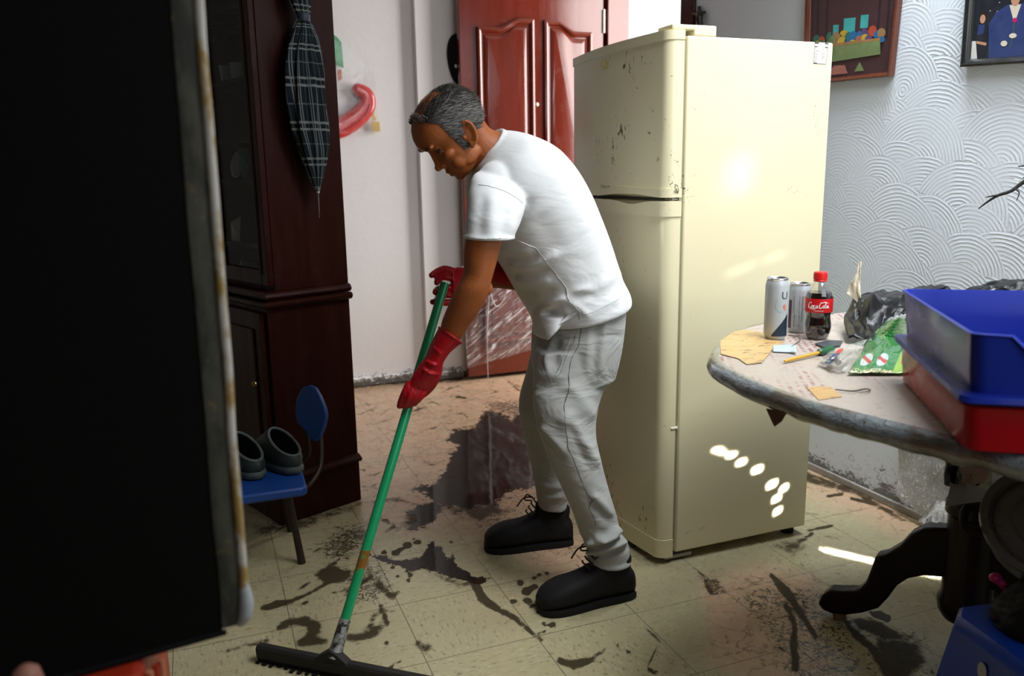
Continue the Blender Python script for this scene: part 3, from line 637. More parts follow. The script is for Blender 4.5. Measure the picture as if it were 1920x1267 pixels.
# ------------------------------------------------------------------ dark china cabinet, turned a little from the wall
CD, CN = V(.927, .375, 0), V(-.375, .927, 0)      # along the visible side panel (to the back), along the glazed front (away)
CB = V(.503, 2.965, 0)                             # back corner of the visible side, on the floor
M_cab = wood('dark_red_cabinet_wood', (.014, .0030, .0018), (.034, .0072, .0040), .34, .0, spec=.12)
def cab(d, n, z): return CB-CD*d+CN*n+V(0, 0, z)    # d: from the back towards the front edge, n: along the front, away
def cbox(mb, d0, d1, n0, n1, z0, z1, mi=0):
    c = cab((d0+d1)/2, (n0+n1)/2, (z0+z1)/2); mb.obox(c, CD*(d1-d0)/2, CN*(n1-n0)/2, V(0, 0, (z1-z0)/2), mi); return mb
def build_cabinet():
    c0 = cab(.17, .6, 0)
    r = thing('china_cabinet', 'tall dark wood china cabinet with glass-fronted upper part', 'cabinet', tuple(c0))
    W = 1.25
    b = MB(); cbox(b, .0, .335, 0, W, .0, .165); b.build('plinth', M_cab, r, smooth=False, bevel=.004)
    b = MB(); cbox(b, .0, .325, 0.006, W, .165, .80); b.build('lower_body', M_cab, r, smooth=False, bevel=.003)
    for i in range(3):
        b = MB(); n0 = .03+i*.40
        cbox(b, .325, .343, n0, n0+.385, .21, .77)
        cbox(b, .343, .350, n0+.05, n0+.335, .27, .71); dr = b.build('door', M_cab, r, smooth=False, bevel=.004)
        k = MB(); k.ell(cab(.362, n0+.035, .52), .012, .012, .012, 10, 6); k.build('knob', mat('brass_knob', (.35, .25, .10), .3, 1.0), dr)
    def mould(z, prof, name):
        mb = MB(); rings = []
        for o, dz in prof:
            rings.append([cab(-.0, -o, z+dz), cab(.325+o, -o, z+dz), cab(.325+o, W, z+dz), cab(0, W, z+dz)])
        mb.loft(rings, True, True); mb.build(name, M_cab, r, smooth=False, bevel=.002)
    mould(.160, [(.0, 0), (.020, .006), (.024, .016), (.010, .026), (.0, .030)], 'base_moulding')
    mould(.785, [(.0, 0), (.014, .004), (.022, .012), (.022, .022), (.010, .028)], 'counter_moulding')
    mould(.815, [(.006, 0), (.012, .004), (.018, .012), (.012, .022), (.004, .028)], 'counter_moulding')
    # upper part: side panels, back, top, shelves, glazed doors
    for n0, n1 in ((.006, .026), (W-.02, W)):
        b = MB(); cbox(b, 0, .29, n0, n1, .843, 2.1); b.build('side_panel', M_cab, r, smooth=False, bevel=.002)
    b = MB(); cbox(b, 0, .012, .02, W-.02, .843, 2.1); b.build('back_panel', M_cab, r, smooth=False)
    b = MB(); cbox(b, 0, .31, -.01, W+.01, 2.1, 2.14); b.build('top_board', M_cab, r, smooth=False, bevel=.004)
    b = MB(); cbox(b, 0, .285, .02, W-.02, .840, .856); b.build('shelf', M_cab, r, smooth=False)
    for z in (.985, 1.212, 1.355, 1.560, 1.80):
        b = MB(); cbox(b, .012, .262, .027, W-.02, z-.008, z+.008); b.build('shelf', M_cab, r, smooth=False)
    M_gl = clear_mat('cabinet_glass', (.85, .88, .88), .03, .012, None, .06)
    for i in range(3):
        n0 = .008+i*.414; b = MB(); w = .045
        for a in ((n0, n0+w, .862, 2.095), (n0+.405-w, n0+.405, .862, 2.095)): cbox(b, .290, .312, a[0], a[1], a[2], a[3])
        for a in ((.862, .915), (2.045, 2.095)): cbox(b, .290, .312, n0+w, n0+.405-w, a[0], a[1])
        for k in (n0+w, n0+.405-w): cbox(b, .296, .317, k-.006, k+.006, .90, 2.06)
        dr = b.build('glass_door', M_cab, r, smooth=False, bevel=.003)
        g = MB(); cbox(g, .298, .302, n0+w, n0+.405-w, .915, 2.045); g.build('pane', M_gl, dr, smooth=False)
    return M_gl
build_cabinet()
M_glassware = NT('thin_glassware'); M_glassware.P(Base_Color=(.80, .90, .95), Roughness=.08, Alpha=.55); M_glassware = M_glassware.m
M_china = mat('white_china', (.60, .61, .60), .2, coat=.5, vary=.05)
def cup(name, d, n, z, prof, m, label, cat, group=None):
    p = cab(d, n, z); b = MB(); b.lathe(prof, tuple(p), 20, False); o = b.build(name, m, None, loc=tuple(p), solid=.002); tag(o, label, cat, group); return o
tum = [(.001, .002), (.022, .002), (.025, .035), (.028, .062)]
zs = 1.569
cup('drinking_glass', .20, .345, zs, tum, M_glassware, 'clear drinking glass next to the front edge on the upper cabinet shelf', 'glass', 'glasses on the upper cabinet shelf')
cup('drinking_glass', .20, .435, zs, tum, M_glassware, 'second clear drinking glass on the upper cabinet shelf, left of the first', 'glass', 'glasses on the upper cabinet shelf')
cup('china_cup', .12, .50, zs, [(.001, .002), (.022, .002), (.034, .02), (.040, .055), (.041, .06)], M_china, 'pale china cup behind the glasses on the upper cabinet shelf', 'cup')
p = cab(.12, .56, 1.222); b = MB(); b.lathe([(.001, .0), (.02, .0), (.045, .008), (.055, .013)], (0, 0, 0), 26, False)
b.v = [tuple(p+V(0, 0, .056)+CD*(-y*.20+z*.95)*-1+CN*x+V(0, 0, y*.97+z*.2)) for x, y, z in b.v]
tag(b.build('china_plate', M_china, None, solid=.003), 'pale plate standing on edge on the middle cabinet shelf', 'plate')
M_blueg = NT('blue_cut_glass'); M_blueg.P(Base_Color=(.10, .26, .34), Roughness=.12, Alpha=.85); M_blueg.bump(M_blueg.vor(M_blueg.obj(), 60), .8, .01); M_blueg = M_blueg.m
p = cab(.20, .10, .0)
cup('glass_vase', .20, .335, 1.221, [(.001, .002), (.024, .002), (.018, .015), (.026, .055), (.022, .085), (.029, .112)], M_blueg, 'blue patterned glass vase on the middle cabinet shelf', 'vase')
cup('sugar_bowl', .21, .36, .8565, [(.001, .002), (.03, .002), (.045, .03), (.03, .06), (.008, .065), (.01, .08), (.001, .085)], mat('dark_glaze', (.05, .05, .06), .15, coat=.8), 'small dark bowl on the bottom shelf of the glazed part', 'bowl')
# folded scrap of white paper on the bottom shelf and a pale coin-like dish on the counter ledge
p = cab(.23, .07, 1.02); b = MB(); q = cab(.235, .40, .994); b.add([q+CN*-.03, q+CN*.04, q+CN*.03+V(0, 0, .07), q+CN*-.01+V(0, 0, .09)-CD*-.02], [(0, 1, 2, 3)])
tag(b.build('paper_scrap', mat('paper_white', (.8, .78, .72), .6), None, solid=.001, smooth=False), 'scrap of white paper standing inside the cabinet', 'paper')
p = cab(.318, .055, .8155); b = MB(); b.lathe([(.001, .003), (.017, .002), (.020, .009), (.012, .012), (.001, .010)], tuple(p+V(0, 0, .0)), 20)
tag(b.build('trinket_dish', mat('pale_shell', (.62, .60, .50), .35), None), 'tiny pale dish on the ledge of the dark cabinet', 'dish')

# ------------------------------------------------------------------ folded plaid umbrella hanging on the cabinet side
def build_umbrella():
    off = -.058
    pl, nn = CB+CN*off, CN                              # plane just in front of the side panel
    def at(x, y): return atPlane(x, y, pl, nn)
    t = NT('dark_plaid_cloth'); u, v, _ = t.xyz(t.uv())
    def lines(c, f, w):
        fr = t.math('FRACT', t.math('MULTIPLY', c, f)); a = t.math('ABSOLUTE', t.math('SUBTRACT', fr, .5))
        return t.math('MAXIMUM', t.math('MULTIPLY', t.math('LESS_THAN', t.math('ABSOLUTE', t.math('SUBTRACT', a, .085)), w), 1.0), t.math('MULTIPLY', t.math('GREATER_THAN', a, .5-w*.55), .45))
    ln = t.math('MAXIMUM', lines(u, 8.0, .030), lines(v, 11.5, .034))
    base = t.mix(t.noise(t.obj(), 60, 3), (.003, .005, .0065), (.007, .012, .0145))
    wide = t.math('LESS_THAN', t.math('ABSOLUTE', t.math('SUBTRACT', t.math('FRACT', t.math('MULTIPLY', v, 11.5)), .5)), .2)
    base = t.mix(t.math('MULTIPLY', wide, .4), base, (.006, .013, .026))
    t.P(Base_Color=t.mix(t.math('MULTIPLY', ln, .85), base, (.15, .16, .155)), Roughness=.9); t.set(t.p.inputs['Specular IOR Level'], .15); t.bump(t.noise(t.obj(), 300, 2), .2, .001)
    top = at(560, -60)
    r = thing('umbrella', 'folded dark plaid umbrella hanging on the cabinet side', 'umbrella', tuple(at(596, 405)))
    # centre line and half widths traced down the canopy
    cl = [(556, -90, 20), (558, -40, 19), (562, 0, 17), (569, 33, 10), (570, 48, 15), (570, 70, 22), (569, 100, 27), (571, 140, 31), (575, 190, 32), (581, 240, 30), (588, 280, 24), (593, 320, 14), (595, 350, 6), (596, 358, 4)]
    P = [at(x, y) for x, y, w in cl]; W = [np.linalg.norm(at(x+w, y)-at(x-w, y))/2 for x, y, w in cl]
    P, W = smooth_path(P, W, 4); b = MB(); N = 64
    def fn(a, c):
        i = a*(len(P)-1); k = min(int(i), len(P)-2); f = i-k; p = P[k]*(1-f)+P[k+1]*f; w = W[k]*(1-f)+W[k+1]*f
        q = 2*PI*c; pl_ = 1+.20*math.cos(q*8+a*9)*min(1, w/.02)+.05*math.sin(q*3+a*20)
        return p+CD*(w*math.cos(q)*pl_)+CN*(max(w, .012)*.55*math.sin(q)*pl_)
    b.grid(fn, 110, N); b.build('canopy', t.m, r, angle=80)
    k = MB(); s = at(569, 33)
    k.lathe([(.020, -.013), (.022, -.004), (.022, .006), (.019, .013)], tuple(s), 18, False); k.build('strap', mat('navy_strap', (.012, .018, .035), .6), r)
    k = MB(); k.tube([at(596, 352), at(596, 362)], [.007, .006], 12); k.build('ferrule', mat('worn_steel', (.55, .50, .42), .35, .8), r)
    k = MB(); k.tube([at(596, 362), at(597.5, 385), at(598.5, 408)], [.0026, .0022, .0014], 8); k.build('tip', mat('thin_steel', (.32, .32, .34), .3, .9), r)
    k = MB(); a = at(555, -95); k.tube([a, a+V(0, 0, .10), a+V(0, 0, .16)-CN*-.03, a+V(0, 0, .14)+CN*.045], .008, 8, sub=4); k.build('handle', M_black, r)
build_umbrella()

# ------------------------------------------------------------------ round table wrapped in cardboard and film
ZT = .81
def table_mat():
    t = NT('printed_cardboard_top'); p = t.pos(); x, y, z = t.xyz(p)
    big = t.noise(p, 4, 4); fine = t.noise(p, 40, 5, .6)
    col = t.mix(big, (.43, .36, .31), (.54, .475, .42))
    # rows of reddish print running along the board
    rot = t.map(p, rot=(0, 0, -1.02)); rx, ry, rz = t.xyz(rot)
    row = t.math('ABSOLUTE', t.math('SUBTRACT', t.math('FRACT', t.math('MULTIPLY', ry, 62.0)), .5))
    word = t.noise(t.map(rot, sc=(90, 62, 1)), 1.0, 2)
    zone = t.ramp(t.noise(t.map(rot, sc=(1.5, 5, 1)), 1.6, 2), .46, .56)
    ink = t.math('MULTIPLY', t.math('MULTIPLY', t.ramp(row, .2, .3, 1, 0), t.ramp(word, .46, .52)), zone)
    col = t.mix(t.math('MULTIPLY', ink, .75), col, (.30, .10, .12))
    dirt = t.ramp(t.noise(t.map(p, sc=(1, .5, 1)), 17, 6, .72, 1.2), .60, .72, 0, .8)
    col = t.mix(dirt, col, (.17, .12, .09))
    t.P(Base_Color=col, Roughness=t.ramp(fine, .3, .7, .25, .5)); t.bump(t.math('ADD', fine, t.math('MULTIPLY', big, 1.5)), .25, .004)
    return t.m
def rim_mat():
    t = NT('grey_film_wrapped_edge'); p = t.pos()
    n = t.noise(t.map(p, sc=(1, 1, 2.5)), 16, 6, .65, 1.5); n2 = t.noise(p, 50, 5, .7, 2.0)
    col = t.mix(n, (.10, .118, .125), (.27, .30, .32)); col = t.mix(t.ramp(n2, .55, .64, 0, .85), col, (.030, .026, .022))
    col = t.mix(t.ramp(t.noise(p, 7, 4), .48, .6, 0, .8), col, (.085, .060, .038))
    t.P(Base_Color=col, Roughness=t.ramp(n, .3, .7, .14, .26)); t.set(t.p.inputs['Coat Weight'], 1.0); t.set(t.p.inputs['Coat Roughness'], .05)
    wr = t.noise(t.map(p, rot=(.4, .3, .2), sc=(1, 1, 3)), 26, 3, .5, 1.8); t.bump(t.math('ADD', n, t.math('MULTIPLY', wr, 1.2)), .40, .008); return t.m
M_tape = NT('brown_packing_tape')
def _tp(t):
    p = t.obj(); n = t.noise(t.map(p, rot=(0, 0, .5), sc=(1, 3.5, 1)), 22, 5, .65, 1.0)
    t.P(Base_Color=t.mix(t.ramp(n, .56, .60, 0, .8), t.mix(n, (.56, .33, .12), (.66, .45, .20)), (.12, .08, .05)), Roughness=.35); t.bump(n, .6, .004); return t.m
M_tape = _tp(M_tape)
OUT = [(1.794,1.848),(1.654,1.846),(1.503,1.824),(1.365,1.784),(1.251,1.709),(1.143,1.602),(1.074,1.519),(1.036,1.435),(1.018,1.343),(1.011,1.231),(1.014,1.129),(1.032,1.047),(1.051,.972),(1.067,.911),(1.083,.849),(1.11,.76),(1.17,.65),(1.29,.54),(1.48,.47),(1.72,.45),(1.95,.50),(2.12,.64),(2.22,.86),(2.255,1.12),(2.23,1.4),(2.13,1.62),(1.97,1.78)]
def build_table():
    r = thing('pedestal_table', 'round pedestal table wrapped in printed cardboard and grey film', 'table', (1.70, 1.30, 0))
    P = [V(x, y, 0) for x, y in OUT]; n = len(P); Q = []
    for i in range(n):
        p0, p1, p2, p3 = P[i-1], P[i], P[(i+1) % n], P[(i+2) % n]
        for k in range(6):
            t = k/6; Q.append(.5*((2*p1)+(-p0+p2)*t+(2*p0-5*p1+4*p2-p3)*t*t+(-p0+3*p1-3*p2+p3)*t**3))
    c = V(1.66, 1.15, 0)
    def ring(off, z, wob=0.0):
        out = []
        for i, q in enumerate(Q):
            d = unit(q-c); out.append(tuple(q+d*(off+wob*fbm(q[0]*9, q[1]*9, z*30))+V(0, 0, z+wob*.8*fbm(q[0]*14+5, q[1]*14, 3))))
        return out
    b = MB(); b.loft([ring(-.012, ZT-.04), ring(-.006, ZT-.002), ring(-.010, ZT)], True, True); b.build('tabletop', table_mat(), r, angle=50)
    b = MB(); b.loft([ring(-.016, ZT-.0005), ring(-.004, ZT+.0015, .001), ring(.008, ZT-.006, .003), ring(.014, ZT-.020, .004), ring(.010, ZT-.032, .006), ring(-.004, ZT-.042, .008), ring(-.03, ZT-.044, .008), ring(-.10, ZT-.042, .004)], False, True); b.build('edge_wrap', rim_mat(), r, angle=80)
    def patch(px, z, name, m, thick=.0008):
        pts = [atZ(x, y, z) for x, y in px]; q = MB(); q.prism(pts, (0, 0, thick)); return q.build(name, m, r, smooth=False)
    o = patch([(1350,640),(1376,622),(1396,618),(1432,624),(1438,640),(1452,650),(1440,666),(1428,680),(1400,683),(1384,672),(1352,664)], ZT+.0016, 'tape_patch', M_tape); o['label'] = 'broad patch of brown tape'
    o = patch([(1512,726),(1556,725),(1579,744),(1535,750)], ZT+.0006, 'tape_patch', M_tape); o['label'] = 'small square of brown tape'
    patch([(1436,636),(1470,640),(1462,650),(1432,652)], ZT+.0008, 'tape_patch', M_tape)
    # torn cardboard point and loose film hanging under the edge
    f = MB(); a = atZ(1440, 772, .765); pts = [atY(x, y, a[1]+.01) for x, y in ((1437,768),(1474,776),(1466,790),(1452,800),(1446,788))]; f.prism(pts, (.006, .008, 0)); f.build('torn_cardboard', mat('wet_cardboard', (.14, .065, .028), .75, vary=.25, bump=.2), r, smooth=False)
    # pedestal column with turned collar
    M_leg = wood('near_black_wood', (.006, .0035, .003), (.014, .007, .0055), .3, .0, spec=.25)
    cx, cy = 1.735, 1.345
    b = MB(); b.lathe([(.03, .095), (.050, .100), (.062, .120), (.066, .150), (.058, .170), (.058, .375), (.066, .385), (.066, .410), (.054, .425), (.050, .60), (.060, .66), (.085, .70), (.10, .757)], (cx, cy, 0), 32); b.build('column', M_leg, r)
    foot = V(1.567, 1.607, 0); nrm = np.cross(foot-V(cx, cy, 0), V(0, 0, 1))
    S = [(1785,985),(1752,984),(1735,984),(1712,995),(1690,1018),(1665,1033),(1645,1037),(1637,1060),(1627,1086),(1612,1101),(1580,1101),(1560,1100),(1545,1110),(1537,1126),(1548,1138),(1565,1145),(1590,1147),(1620,1143),(1650,1134),(1668,1115),(1685,1092),(1705,1079),(1735,1073),(1785,1077)]
    poly = [atPlane(x, y, (cx, cy, 0), nrm) for x, y in S]
    dirf = unit(foot-V(cx, cy, 0)); flat = [(np.dot(p-V(cx, cy, 0), dirf), p[2]) for p in poly]
    for ang in (0, math.radians(177), math.radians(257)):
        ca, sa = math.cos(ang), math.sin(ang); d = V(dirf[0]*ca-dirf[1]*sa, dirf[0]*sa+dirf[1]*ca, 0); w = V(-d[1], d[0], 0)
        b = MB(); b.prism([V(cx, cy, 0)+d*s+V(0, 0, z)-w*.024 for s, z in flat], w*.048); lg = b.build('leg', M_leg, r, smooth=True, bevel=.008, seg=3, angle=30)
        s = max(q[0] for q in flat)-.055; k = MB(); k.lathe([(.016, 0), (.018, .004), (.016, .030)], tuple(V(cx, cy, 0)+d*s), 14); o = k.build('foot_block', mat('raw_wood_block', (.28, .17, .09), .7, vary=.3), lg)
build_table()

# ------------------------------------------------------------------ things on the table
M_alu_rim = mat('can_aluminium', (.72, .73, .74), .25, 1.0, vary=.05)
def can(name, px, py, rad, h, label, marks):
    c = atZ(px, py, ZT+.001); cx, cy = c[0], c[1]
    view = unit(V(-cx, -cy, 0)); side = V(-view[1], view[0], 0); side = -side if np.dot(side, CR) < 0 else side
    r = thing(name, label, 'can', (cx, cy, ZT+.001), 'drink cans on the table')
    t = NT('can_print_'+name); p = t.obj(); x, y, z = t.xyz(p)
    t.P(Base_Color=t.mix(t.noise(p, 14, 3), (.44, .49, .51), (.53, .57, .59)), Metallic=.15, Roughness=.32)
    b = MB(); b.lathe([(rad*.70, .004), (rad*.80, .0), (rad*.86, .004), (rad*.98, .012), (rad, .02), (rad, h-.018), (rad*.93, h-.008), (rad*.88, h-.004)], (cx, cy, ZT+.001), 36, True); b.build('body', t.m, r, angle=60)
    b = MB(); b.lathe([(rad*.86, h-.005), (rad*.92, h-.001), (rad*.90, h+.001), (rad*.84, h-.001), (rad*.80, h-.006), (.001, h-.006)], (cx, cy, ZT+.001), 32, False); b.build('rim', M_alu_rim, r)
    b = MB(); k = V(cx, cy, ZT+h-.0035); b.obox(k+side*.004, side*.010, view*.006, V(0, 0, .0012)); b.build('pull_tab', M_alu_rim, r, bevel=.001)
    def W(s, z, o=.0004): a = s/rad; d = view*math.cos(a)+side*math.sin(a); return tuple(V(cx, cy, ZT+.001+z)+d*(rad+o))
    return r, W
def cyl_patch(mb, W, f, n=10, mi=0):              # f(u) -> s, z0, z1
    vs = []; 
    for i in range(n+1): s, a, c = f(i/n); vs += [W(s, a), W(s, c)]
    mb.add(vs, [(2*i, 2*i+2, 2*i+3, 2*i+1) for i in range(n)], mi)
M_ink = mat('ink_black', (.06, .06, .07), .5); M_navy = mat('dark_navy_ink', (.012, .028, .048), .35)
def build_cans():
    r, W = can('drink_can', 1453, 634, .0285, .152, 'tall pale can with a dark navy corner and letter U', 0)
    b = MB(); cyl_patch(b, W, lambda u: (-.010+.043*u, .010, .011+.056*u**.9), 14); b.build('navy_swoosh', M_navy, r, smooth=True)
    b = MB(); put_text(b, 'U', .026, lambda x, y: W(.0200+x, .111+y, .0007)); b.build('letter', M_ink, r, smooth=False)
    b = MB(); n = 18
    for i in range(n):
        a0, a1 = PI*.75+i*PI*1.1/n, PI*.75+(i+1)*PI*1.1/n
        b.add([W(.012+.015*math.cos(a0), .088+.018*math.sin(a0)), W(.012+.0136*math.cos(a0), .088+.0166*math.sin(a0)), W(.012+.0136*math.cos(a1), .088+.0166*math.sin(a1)), W(.012+.015*math.cos(a1), .088+.018*math.sin(a1))], [(0, 1, 2, 3)])
    b.build('printed_ring', mat('ink_grey', (.42, .44, .42), .5), r, smooth=False)
    b = MB(); b.add([W(.020+.004*math.cos(a), .084+.006*math.sin(a)) for a in np.linspace(0, 2*PI, 12, endpoint=False)], [tuple(range(12))]); b.add([W(.022+.0025*math.cos(a), .077+.003*math.sin(a)) for a in np.linspace(0, 2*PI, 10, endpoint=False)], [tuple(range(10))])
    b.build('red_dot', mat('ink_orange_red', (.72, .20, .10), .5), r, smooth=False)
    r, W = can('drink_can', 1496, 621, .0285, .126, 'shorter pale can with a barcode standing behind the bottle', 1)
    b = MB(); s = -.013
    for i in range(14):
        z0 = .018+i*.0022; h = random.choice((.0007, .0012, .0016)); b.add([W(-.012, z0), W(.002, z0), W(.002, z0+h), W(-.012, z0+h)], [(0, 1, 2, 3)])
    b.build('barcode', M_ink, r, smooth=False)
    b = MB()
    for i in range(26):
        z0 = .053+i*.0017; b.add([W(-.014, z0), W(.0+.003*random.random(), z0), W(.0+.003*random.random(), z0+.0008), W(-.014, z0+.0008)], [(0, 1, 2, 3)])
    for i in range(20):
        z0 = .03+i*.0034; b.add([W(.006, z0), W(.009+.003*random.random(), z0), W(.010, z0+.0014), W(.006, z0+.0014)], [(0, 1, 2, 3)])
    b.build('small_print', mat('ink_dark_grey', (.20, .21, .22), .5), r, smooth=False)
    b = MB(); cyl_patch(b, W, lambda u: (-.030+.010*u, .012, .085), 4); b.build('side_band', mat('maroon_ink', (.10, .03, .05), .4), r, smooth=True)
build_cans()
def build_bottle():
    c = atZ(1531.5, 634, ZT+.001); cx, cy = c[0], c[1]; z0 = ZT+.001
    r = thing('cola_bottle', 'small cola bottle with a red cap and red label', 'bottle', (cx, cy, z0))
    view = unit(V(-cx, -cy, 0)); side = V(-view[1], view[0], 0); side = -side if np.dot(side, CR) < 0 else side
    prof = [(.012, .003), (.024, .0), (.0275, .004), (.0300, .014), (.0325, .028), (.0318, .042), (.0292, .054), (.0300, .062), (.0322, .068), (.0325, .074), (.0325, .101), (.0322, .108), (.031, .114), (.026, .128), (.0185, .139), (.0145, .145), (.0135, .149)]
    g = clear_mat('clear_bottle_plastic', (.96, .96, .95), .05, .10)
    b = MB(); b.lathe(prof, (cx, cy, z0), 40, True); b.build('bottle_shell', g, r, angle=70)
    lq = [(max(.004, a-.0013), z+.0012) for a, z in prof if z < .112]+[(.0285, .1165), (.001, .1165)]
    b = MB(); b.lathe(lq, (cx, cy, z0), 36, True); b.build('cola', mat('dark_cola', (.012, .005, .004), .06, vary=.3, spec=.7), r, angle=70)
    M_red = mat('label_red', (.60, .008, .014), .30, vary=.06)
    b = MB(); b.lathe([(.0330, .0695), (.0331, .070), (.0331, .1030), (.0330, .1035)], (cx, cy, z0), 40, False); lb = b.build('label', M_red, r)
    b = MB(); b.lathe([(.0150, .148), (.0158, .149), (.0158, .164), (.0150, .1665), (.001, .1668)], (cx, cy, z0), 30, False)
    for i in range(30):
        a = 2*PI*i/30; d = V(math.cos(a), math.sin(a), 0); e = V(-d[1], d[0], 0); b.obox(V(cx, cy, z0+.156)+d*.0158, d*.0005, e*.0008, V(0, 0, .007))
    b.build('cap', mat('cap_red', (.78, .02, .02), .35), r)
    b = MB(); b.lathe([(.0148, .143), (.0160, .1445), (.0160, .1465), (.0148, .148)], (cx, cy, z0), 26, False); b.build('neck_ring', mat('cap_red', (.78, .02, .02), .35), r)
    rad = .0334
    def W(s, z): a = s/rad; d = view*math.cos(a)+side*math.sin(a); return V(cx, cy, z0+z)+d*rad
    # flowing script drawn as strokes
    S = [
     [(6.2,7.6),(5.2,8.6),(3.6,8.0),(2.2,5.6),(1.8,3.0),(2.8,1.6),(4.6,2.2),(6.0,3.6)],                         # C
     [(7.4,5.0),(6.2,4.4),(6.2,2.6),(7.2,2.0),(8.2,3.0),(8.2,4.6),(7.4,5.0),(8.6,4.2)],                         # o
     [(11.0,4.8),(10.0,5.0),(9.2,3.8),(9.4,2.4),(10.4,2.0),(11.6,3.0)],                                            # c
     [(14.2,4.8),(13.0,5.0),(12.2,3.6),(12.4,2.2),(13.2,2.2),(14.0,3.6),(14.3,4.8),(14.0,2.6),(14.6,2.0),(15.6,2.6)],  # a
     [(15.4,4.4),(16.8,4.6)],                                                                                        # -
     [(20.6,7.4),(19.8,8.8),(18.2,8.2),(16.9,5.8),(16.6,3.0),(17.6,1.6),(19.2,2.2),(20.6,3.8)],                   # C
     [(22.0,5.0),(20.9,4.4),(20.9,2.6),(21.8,2.0),(22.8,3.0),(22.7,4.6),(22.0,5.0),(23.4,4.2)],                    # o
     [(23.6,3.6),(24.8,6.2),(25.0,8.4),(24.2,8.2),(23.8,5.0),(24.0,2.4),(24.8,2.0),(25.6,3.0)],                    # l
     [(28.2,4.8),(27.0,5.0),(26.2,3.6),(26.4,2.2),(27.2,2.2),(28.0,3.6),(28.3,4.8),(28.0,2.6),(28.6,2.0),(29.8,3.0)],  # a
     [(3.0,1.6),(6.0,.6),(10.0,.5),(12.4,1.3)],
     [(20.6,8.4),(22.6,9.2),(25.0,9.0),(28.4,7.6)]]
    b = MB(); k = .00185
    for st in S:
        P, R = smooth_path([W((x-15.6)*k, .0775+(y)*k*1.06) for x, y in st], [.0006]*len(st), 4)
        m = len(P); R = [.00048+.00050*math.sin(PI*i/(m-1)) for i in range(m)]
        b.tube(P, R, 6)
    b.build('script_lettering', mat('label_white', (.85, .84, .82), .4, vary=.02), lb)
    b = MB()
    for i in range(11): s = -.011+i*.0021; b.add([tuple(W(s, .0735)), tuple(W(s+.0015, .0735)), tuple(W(s+.0015, .0746)), tuple(W(s, .0746))], [(0, 1, 2, 3)])
    b.build('small_print', mat('label_white', (.85, .84, .82), .4), lb, smooth=False)
build_bottle()

def crumple(mb, rows, amp, freq, seed, thick_dir=None, mi=0, nu=40, nv=40):
    # a sheet through a small net of 3-D points (rows x cols), bilinearly filled and creased
    R = np.array(rows, float); a, b_ = R.shape[0]-1, R.shape[1]-1
    def fn(u, v):
        i = min(int(u*a), a-1); j = min(int(v*b_), b_-1); fu, fv = u*a-i, v*b_-j
        p = (R[i, j]*(1-fu)+R[i+1, j]*fu)*(1-fv)+(R[i, j+1]*(1-fu)+R[i+1, j+1]*fu)*fv
        q = Vector((u*freq+seed, v*freq, seed*1.7))
        c = noise.voronoi(q)[0]; d = (c[1]-c[0])
        n = noise.noise(q*1.7)
        e = noise.noise_vector(q*.8)
        return p+amp*V(e.x*.8, e.y*.8, n*.5+d*1.0)
    mb.grid(fn, nu, nv, mi); return mb
def film(name, col, alpha, rough=.12, white=.25):
    t = NT(name); p = t.obj(); n = t.noise(p, 40, 6, .65, 2.2); s = t.ramp(n, .55, .66)
    t.P(Base_Color=t.mix(s, col, (.85, .87, .88)), Roughness=rough, Alpha=t.ramp(n, .45, .68, alpha, min(1, alpha+white))); t.set(t.p.inputs['Specular IOR Level'], .7)
    t.bump(n, .7, .006); return t.m
M_bag = mat('black_bin_bag', (.008, .008, .009), .34, vary=.3, scale=10, bump=.2, bscale=18, bdist=.01, spec=.3)
def yz(px, Y): return [atY(x, y, Y) for x, y in px]
# crumpled black bag standing behind the packets, cream lining showing in its tip
def build_bag():
    r = thing('black_plastic_bag', 'crumpled black plastic bag with a pale twisted tip behind the green packet', 'bag', tuple(atZ(1640, 640, ZT)))
    b = MB()
    crumple(b, [[atZ(1586,634,ZT+.012), atZ(1640,640,ZT+.012), atZ(1690,626,ZT+.012)],
                [atY(1584,596,1.610), atY(1630,610,1.530), atY(1680,610,1.500)],
                [atY(1600,560,1.660), atY(1640,560,1.560), atY(1694,585,1.520)],
                [atY(1640,552,1.760), atY(1672,548,1.680), atY(1712,545,1.660)],
                [atZ(1640,590,ZT+.012), atZ(1690,590,ZT+.012), atZ(1740,590,ZT+.012)]], .018, 5, 3.1)
    b.build('folds', M_bag, r, angle=26, solid=.0015)
    b = MB(); crumple(b, [[atY(1641,600,1.560), atY(1690,592,1.530), atY(1760,600,1.500)], [atY(1640,560,1.580), atY(1690,556,1.560), atY(1750,548,1.560)], [atY(1700,546,1.660), atY(1735,536,1.640), atY(1775,536,1.640)], [atZ(1740,580,ZT+.06), atZ(1780,570,ZT+.05), atZ(1820,570,ZT+.05)]], .010, 4, 8.4)
    b.build('flap', M_bag, r, angle=26, solid=.0015)
    b = MB(); crumple(b, [[atY(1589,552,1.650), atY(1606,566,1.620), atY(1630,590,1.590)], [atY(1596,530,1.650), atY(1606,536,1.630), atY(1612,560,1.610)], [atY(1606,508,1.640), atY(1611,508,1.640), atY(1613,520,1.630)], [atY(1611,491,1.640), atY(1613,491,1.640), atY(1615,493,1.635)]], .006, 4, 1.2, nu=24, nv=16)
    o = b.build('lining_tip', mat('cream_lining', (.62, .55, .42), .5, vary=.3, scale=30), r, smooth=False, solid=.001); o['label'] = 'cream inner side twisted upwards'
build_bag()
